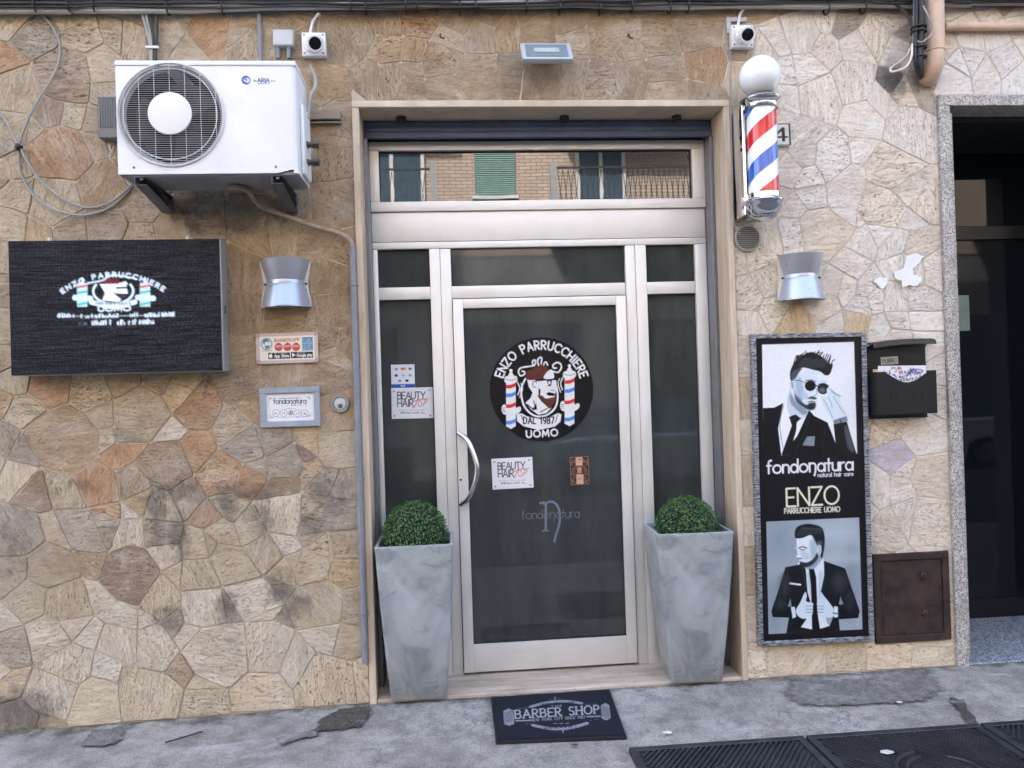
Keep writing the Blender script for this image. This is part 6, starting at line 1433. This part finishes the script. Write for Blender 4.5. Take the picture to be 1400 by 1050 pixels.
for pts in ([(272, 838), (296, 790), (320, 738), (329, 760), (326, 786), (360, 796), (362, 812), (356, 862), (304, 876)], [(384, 806), (388, 790), (402, 776), (404, 740), (420, 760), (452, 800), (476, 838), (466, 872), (400, 866)]): P7(pts, (214, 228, 238), True, 1)
for k in range(3): L7([(326, 812 + k * 16), (360, 812 + k * 16)], 4, (130, 148, 160)); L7([(386, 812 + k * 16), (420, 814 + k * 16)], 4, (130, 148, 160))
P7([(246, 816), (266, 814), (274, 866), (256, 876)], (224, 234, 240), False); P7([(474, 816), (494, 818), (496, 872), (478, 874)], (224, 234, 240), False); L7([(470, 850), (498, 856)], 7, (90, 98, 108), 1, False)
cv.clip(); cv.px[..., :3] *= np.clip(np.random.default_rng(5).normal(1, .05, cv.px.shape[:2]), .8, 1.2)[..., None]; sheet_on(cv, IN, -.029, 'print', print_mat('poster_print', .3), pos_)
bm = new(); board(bm, rcp, -.028, -.007, 0, -.012); done(bm, 'backing', M_BLACK, pos_, False)

# ---- house number tile behind the barber pole, letter box label and embossing, leaflet print, AC badge
Q = [(1064, 168.5), (1080, 168), (1080.5, 199), (1064.5, 200)]
c = Canvas(30, 54, (228, 224, 216), [(-14, 0), (28, 0), (28, 54), (-14, 54)])
for a_, b_ in zip([(-12, 2), (26, 2), (26, 52), (-12, 52)], [(26, 2), (26, 52), (-12, 52), (-12, 2)]): c.line([a_, b_], 3.4, (34, 28, 28))
c.text('4', (-4, 42), (20, 42), 30, 6, (34, 28, 28))
rq = rect(Q, -.016); rq = (rq[0] - Vector((.028, 0, 0)), rq[1] * 2.0, rq[2], rq[3])
hn = thing('house_number', (rq[0].x, -.012, rq[0].z - rq[2] / 2), 'white house number tile half hidden behind the barber pole', 'house number')
bm = new(); board(bm, rq, -.015, -.008, .001); done(bm, 'tile', M_WHITE, hn, False); sheet_on(c, rq, -.0156, 'print', M_GLOSSP, hn)
q = at(1216, 493, -.015); c = Canvas(46, 20, (176, 172, 160)); c.text('PUBBLI', (5, 14), (40, 13), 8, 1.6, (50, 48, 46), gap=.25); c.smear((6, 18), (40, 18), 2, 1, (90, 88, 84), 12)
tag(sheet_on(c, (Vector((q.x, 0, q.z)), .098, .042, R(2)), -.0155, 'paper_label', M_PRINT), 'small torn paper label inside the open letter box', 'label')
x0, x1, pz0, pz1, az_ = LBX
def letters(txt, x, z, wd, h, r_, y, name, m, parent):
    ws = [GLYPH[ch][0] for ch in txt]; tot = sum(ws) + .25 * (len(txt) - 1); k = wd / tot; u = 0
    for ch, wg in zip(txt, ws):
        bm = new()
        for s_ in GLYPH[ch][1]: tube(bm, [Vector((x + (u + gx) * k, y, z + gy * h)) for gx, gy in s_], r_, 5, 1)
        done(bm, name, m, parent); u += wg + .25
letters('PUBBLICITA', x0 + .06, pz0 + .075, .235, .035, .0016, -.1005, 'embossed_letter', M_BOX, lb)
c = Canvas(64, 40, (236, 236, 234)); rr = random.Random(8)
for i in range(9): c.smear((rr.uniform(3, 40), rr.uniform(6, 38)), (rr.uniform(44, 62), rr.uniform(6, 38)), 5, 1.2, rr.choice(((60, 60, 70), (190, 60, 60), (60, 80, 150))), 10)
c.oval(50, 12, 8, 4, 2, (60, 80, 160)); c.text('PUB', (18, 8), (30, 8), 5, 1.2, (180, 60, 60))
sheet_on(c, (Vector(((x0 + x1) / 2 - .012, 0, pz1 - .008)), .27, .1, R(-1)), -.0845, 'leaflet', M_PRINT)
for o in bpy.data.objects:
    if o.name.startswith('leaflet') and 'label' not in o.keys() and o.parent is None: tag(o, 'printed advertising sheet with small coloured lines in the letter box', 'leaflet')
q = [(327, 100), (385, 100), (385, 120), (327, 120)]
c = Canvas(92, 34, (226, 228, 231), [(480, 555), (740, 550), (740, 632), (480, 637)], 0.0)
c.ell(519, 592, 33, 33, (64, 108, 190)); c.poly([(500, 592), (530, 575), (545, 592), (530, 612)], (226, 232, 240), smooth=True); c.poly([(505, 585), (525, 580), (528, 605)], (64, 108, 190))
c.text('ARIA', (604, 606), (690, 604), 28, 7, (70, 96, 176), gap=.2); c.smear((570, 600), (598, 600), 12, 4, (130, 134, 150), 4); c.smear((698, 600), (732, 599), 14, 4, (130, 134, 150), 4); c.smear((606, 618), (690, 616), 7, 4, (120, 140, 190), 8)
sheet_on(c, crop(240, 0, 5.385)([(480, 555), (740, 550), (740, 632), (480, 637)]), AF - .0008, 'badge', M_DECAL, ac)

# ---- doormat
MC = [(671, 958), (833.5, 947), (857, 1012), (678, 1019)]
G4 = [gnd(*p) for p in MC]
Q = [(165, 315), (1040, 258), (1165, 604), (202, 640)]
c = Canvas(300, 150, (34, 36, 44), Q); LG = (128, 131, 137); BK = (34, 36, 44)
def MQ(pts): return pts
c.line([(440, 392), (530, 366), (620, 353), (720, 352), (822, 366)], 27, LG, True); c.smear((490, 376), (770, 362), 12, 5, BK, 18)
c.line([(458, 534), (560, 556), (660, 560), (770, 546), (865, 520)], 27, LG, True); c.smear((540, 562), (800, 548), 12, 5, BK, 18)
c.text('THE', (592, 398), (672, 392), 14, 4, LG, gap=.5)
c.text('BARBER SHOP', (330, 482), (962, 444), 62, 12, (150, 152, 157), serif=True, gap=.26)
c.text('NEW YORK CITY SINCE 1987', (446, 505), (850, 482), 20, 4.5, LG, gap=.3)
c.line([(335, 500), (436, 497)], 14, LG); c.line([(868, 470), (968, 467)], 14, LG)
for k in range(3): c.line([(610 + k * 45, 522), (635 + k * 45, 520)], 6, LG)
for x, y_, sx in ((280, 470, 1), (1012, 430, 1)):
    c.poly([(x - 36, y_ - 46), (x + 2, y_ - 66), (x + 34, y_ - 48), (x + 42, y_ + 52), (x + 6, y_ + 68), (x - 30, y_ + 54)], LG)
    for k in range(7): c.line([(x - 26, y_ - 30 + k * 12), (x + 30, y_ - 44 + k * 12)] if x < 600 else [(x - 30, y_ - 42 + k * 12), (x + 32, y_ - 22 + k * 12)], 5, BK)
c.smear((330, 420), (430, 402), 12, 3, (98, 100, 106), 8); c.smear((850, 384), (950, 378), 12, 3, (98, 100, 106), 8); c.smear((390, 524), (450, 528), 8, 3, (98, 100, 106), 6); c.smear((880, 502), (960, 490), 8, 3, (98, 100, 106), 6)
c.line([(620, 318), (620, 335)], 8, LG); c.line([(680, 572), (680, 588)], 8, LG); c.smear((560, 338), (690, 332), 8, 3, (98, 100, 106), 10); c.smear((590, 580), (770, 572), 8, 3, (98, 100, 106), 10)
noise_ = np.random.default_rng(2).normal(1, .16, c.px.shape[:2])[..., None]; c.px[..., :3] *= np.clip(noise_, .4, 1.6)
dm = thing('doormat', (sum(G4, Vector()) / 4), 'black doormat lettered BARBER SHOP on the pavement before the door', 'doormat')
bm = new(); zt = [ground_z(p.x, p.y) + .018 for p in G4]
lo = [bm.verts.new((p.x, p.y, z - .014)) for p, z in zip(G4, zt)]; hi = [bm.verts.new((p.x, p.y, z)) for p, z in zip(G4, zt)]
ring_faces(bm, [lo, hi], True, True, True); done(bm, 'rubber_base', mat('mat_rubber', (26, 27, 32), .7), dm, False)
W, H = c.W, c.H
# the pile: the drawing laid over the (slightly skewed) mat rectangle
X, Y = np.meshgrid(np.linspace(.012, .988, W), np.linspace(.02, .98, H)); G = [np.array((p.x, p.y, z + .003)) for p, z in zip(G4, zt)]
PP = (1 - Y)[..., None] * ((1 - X)[..., None] * G[0] + X[..., None] * G[1]) + Y[..., None] * ((1 - X)[..., None] * G[3] + X[..., None] * G[2])
me = bpy.data.meshes.new('pile'); idx = np.arange(W * H).reshape(H, W); F = np.stack([idx[:-1, :-1], idx[1:, :-1], idx[1:, 1:], idx[:-1, 1:]], -1).reshape(-1, 4)
me.from_pydata([tuple(p) for p in PP.reshape(-1, 3)], [], [tuple(f) for f in F]); ca = me.color_attributes.new('ink', 'FLOAT_COLOR', 'POINT'); ca.data.foreach_set('color', c.px.reshape(-1, 4).astype(np.float32).ravel())
place('pile', me, print_mat('mat_pile', .9, spec=.1), dm)

# ================================================================== ACROSS THE STREET (seen mirrored in the shop glass)
YO = -12.0
t = NT('tan_brick'); p = t.pos(); sw = t.n('SeparateXYZ'); t.l(p, sw.inputs[0]); cb = t.n('CombineXYZ'); t.l(sw.outputs[0], cb.inputs[0]); t.l(sw.outputs[2], cb.inputs[1])
bk = t.n('TexBrick'); t.l(cb.outputs[0], bk.inputs['Vector']); bk.inputs['Scale'].default_value = 1; bk.inputs['Brick Width'].default_value = .25; bk.inputs['Row Height'].default_value = .075; bk.inputs['Mortar Size'].default_value = .01
bk.inputs['Color1'].default_value = (*lin((204, 190, 178)), 1); bk.inputs['Color2'].default_value = (*lin((190, 174, 160)), 1); bk.inputs['Mortar'].default_value = (*lin((150, 136, 126)), 1)
t.col(bk.outputs['Color']); t.b.inputs['Roughness'].default_value = .9; M_BRICK = t.m
M_CONC = mat('pale_concrete', (170, 174, 178), .85); M_GREEN = mat('green_shutter', (118, 156, 150), .6); M_WF = mat('white_frame', (224, 226, 226), .5); M_WIN = mat('window_glass', (78, 98, 116), .08)
ob = thing('brick_apartment_block', (0, YO - 3, 0), 'tan brick apartment block across the street, mirrored in the transom glass', 'building')
bm = new(); box(bm, (-30, YO - 8, 4.45), (30, YO, 10.6)); done(bm, 'wall', M_BRICK, ob, False)
bm = new(); box(bm, (-30, YO - 8, -.3), (30, YO + .01, 4.4)); done(bm, 'ground_floor', mat('grey_plinth', (128, 128, 130), .85, var=.25, vs=1), ob, False)
bm = new(); box(bm, (-30, YO - 8, 10.601), (30, YO + .4, 10.9)); done(bm, 'roof', M_CONC, ob, False)
for x in range(-28, 29, 4):
    bm = new(); box(bm, (x, YO - .2, .1), (x + 2.9, YO + .02, 3.0)); o = done(bm, 'garage_door', mat('dark_shutter', (62, 64, 68), .6), ob, False)
for fz in (5.0, 8.1):
    for bx, k in ((-12.4, 0), (-3.05, 0), (5.7, 0), (12.5, 0), (2.15, 1), (-7.5, 1), (16, 1)):
        wx = 3.15 if k else 2.9
        x0, x1 = bx, bx + wx
        bm = new(); box(bm, (x0, YO + .02, fz - .18), (x1, YO + (1.7 if fz > 7 and k else 1.3 if fz > 7 else 1.15), fz)); slab = done(bm, 'balcony', M_CONC, ob, False)
        bm = new()
        yy = YO + 1.1
        for zz in (fz + .08, fz + 1.0): box(bm, (x0 + .13, yy - .02, zz), (x1 - .13, yy + .02, zz + .035))
        n = int((x1 - x0 - .3) / .11)
        for i in range(n):
            xa = x0 + .15 + i * .11
            for s_ in (0, 1):
                p_, q_ = Vector((xa + .11 * s_, yy, fz + .11)), Vector((xa + .11 * (1 - s_), yy, fz + .98))
                d = q_ - p_; obox(bm, Matrix.Translation((p_ + q_) / 2) @ d.to_track_quat('Z', 'Y').to_matrix().to_4x4(), (.012, .012, d.length))
        done(bm, 'railing', mat('railing_iron', (70, 72, 76), .5, .4), slab, False)
        for xa in (x0, x1 - .13):
            bm = new(); box(bm, (xa, YO + .98, fz), (xa + .13, YO + 1.15, fz + 1.12)); done(bm, 'pillar', M_CONC, slab, False)
        wd0 = x0 + (.75 if k else 1.3); 
        bm = new(); box(bm, (wd0, YO + .01, fz), (wd0 + (1.0 if k else 1.3), YO + .03, fz + 2.35)); wn = done(bm, 'window', M_WIN, ob, False)
        for a_ in (0, .5, 1):
            xx = wd0 + a_ * (1.0 if k else 1.3); bm = new(); box(bm, (xx - .04, YO + .031, fz), (xx + .04, YO + .06, fz + 2.4)); done(bm, 'frame', M_WF, wn, False)
    for sx in (.67, 9.2, -9.0, 14.8):
        bm = new(); z = fz + .75
        while z < fz + 2.3: obox(bm, Matrix.Translation((sx + .43, YO + .03, z)) @ Matrix.Rotation(R(25), 4, 'X'), (.86, .012, .05)); z += .045
        w_ = done(bm, 'shutter', M_GREEN, ob, False)
        bm = new(); box(bm, (sx - .06, YO + .005, fz + .66), (sx + .92, YO + .1, fz + .72)); done(bm, 'sill', M_WF, w_, False)
        bm = new(); box(bm, (sx, YO + .002, fz + .73), (sx + .86, YO + .012, fz + 2.35)); done(bm, 'pane', M_WIN, w_, False)

# ---- parked cars on the far side
def car(cx, cy, paint, label):
    e = thing('parked_car', (cx, cy, -.14), label, 'car', 'cars parked across the street')
    L, W2 = 4.0, .86; z0 = -.14
    lowp = [(-2.0, .32), (-1.98, .62), (-1.9, .78), (-1.1, .9), (1.5, .95), (1.95, .88), (2.0, .6), (1.98, .3), (1.72, .26), (1.62, .5), (1.4, .62), (1.12, .6), (.96, .46), (.92, .24), (-.92, .24), (-.98, .46), (-1.14, .6), (-1.42, .62), (-1.64, .5), (-1.72, .26)]
    bm = new(); rings = []
    for y, k in ((-W2, .94), (-W2 * .97, .985), (-W2 * .8, 1), (W2 * .8, 1), (W2 * .97, .985), (W2, .94)):
        rings.append([bm.verts.new((cx + x * k, cy + y, z0 + .25 + (z - .25) * k)) for x, z in lowp])
    ring_faces(bm, rings, True, True, True); done(bm, 'body', paint, e, ang=30)
    bm = new(); base = [(-1.08, .9), (-.35, 1.38), (.2, 1.46), (1.05, 1.42), (1.72, .95)]; rings = []
    for y, k in ((-.80, 0), (-.62, 1), (.62, 1), (.80, 0)):
        rings.append([bm.verts.new((cx + x, cy + y, z0 + (z if k else .9 + (z - .9) * .02))) for x, z in base])
    ring_faces(bm, rings, True); done(bm, 'windows', M_WIN, e, False)
    bm = new(); rings = []
    for y in (-.6, .6): rings.append([bm.verts.new((cx + x, cy + y, z0 + z)) for x, z in ((-.36, 1.385), (.2, 1.475), (1.06, 1.435), (1.06, 1.41), (.2, 1.45), (-.36, 1.36))])
    ring_faces(bm, rings, True, True, True); done(bm, 'roof', paint, e, False)
    for x in (-1.38, 1.3):
        for s_ in (-1, 1):
            bm = new(); lathe(bm, [(0, -.1), (.25, -.1), (.3, -.06), (.3, .06), (.25, .1), (0, .1)], (cx + x, cy + s_ * .74, z0 + .3), (0, 1, 0), 24); wl = done(bm, 'wheel', mat('tyre', (24, 24, 25), .8), e)
            bm = new(); lathe(bm, [(0, -.105), (.19, -.105), (.19, .105), (0, .105)], (cx + x, cy + s_ * .74, z0 + .3), (0, 1, 0), 20); done(bm, 'rim', M_CHROME, wl)
    for s_ in (-1, 1):
        bm = new(); uv_sphere(bm, (cx - 1.88, cy + s_ * .6, z0 + .68), .12, 12, 8, (.6, 1.3, .7)); done(bm, 'headlight', mat('lamp_clear', (210, 216, 220), .1), e)
        bm = new(); uv_sphere(bm, (cx - .75, cy + s_ * .93, z0 + .98), .09, 10, 8, (.6, 1, .7)); done(bm, 'mirror', paint, e)
car(3.0, -8.5, mat('silver_blue_paint', (150, 172, 198), .25, .4, coat=1), 'silver blue hatchback parked across the street, seen only as a reflection')
car(8.3, -8.5, mat('white_paint', (222, 224, 226), .25, coat=1), 'white hatchback parked across the street, seen only as a reflection')
car(-2.6, -8.5, mat('dark_paint', (52, 56, 64), .25, .3, coat=1), 'dark grey hatchback parked across the street, seen only as a reflection')
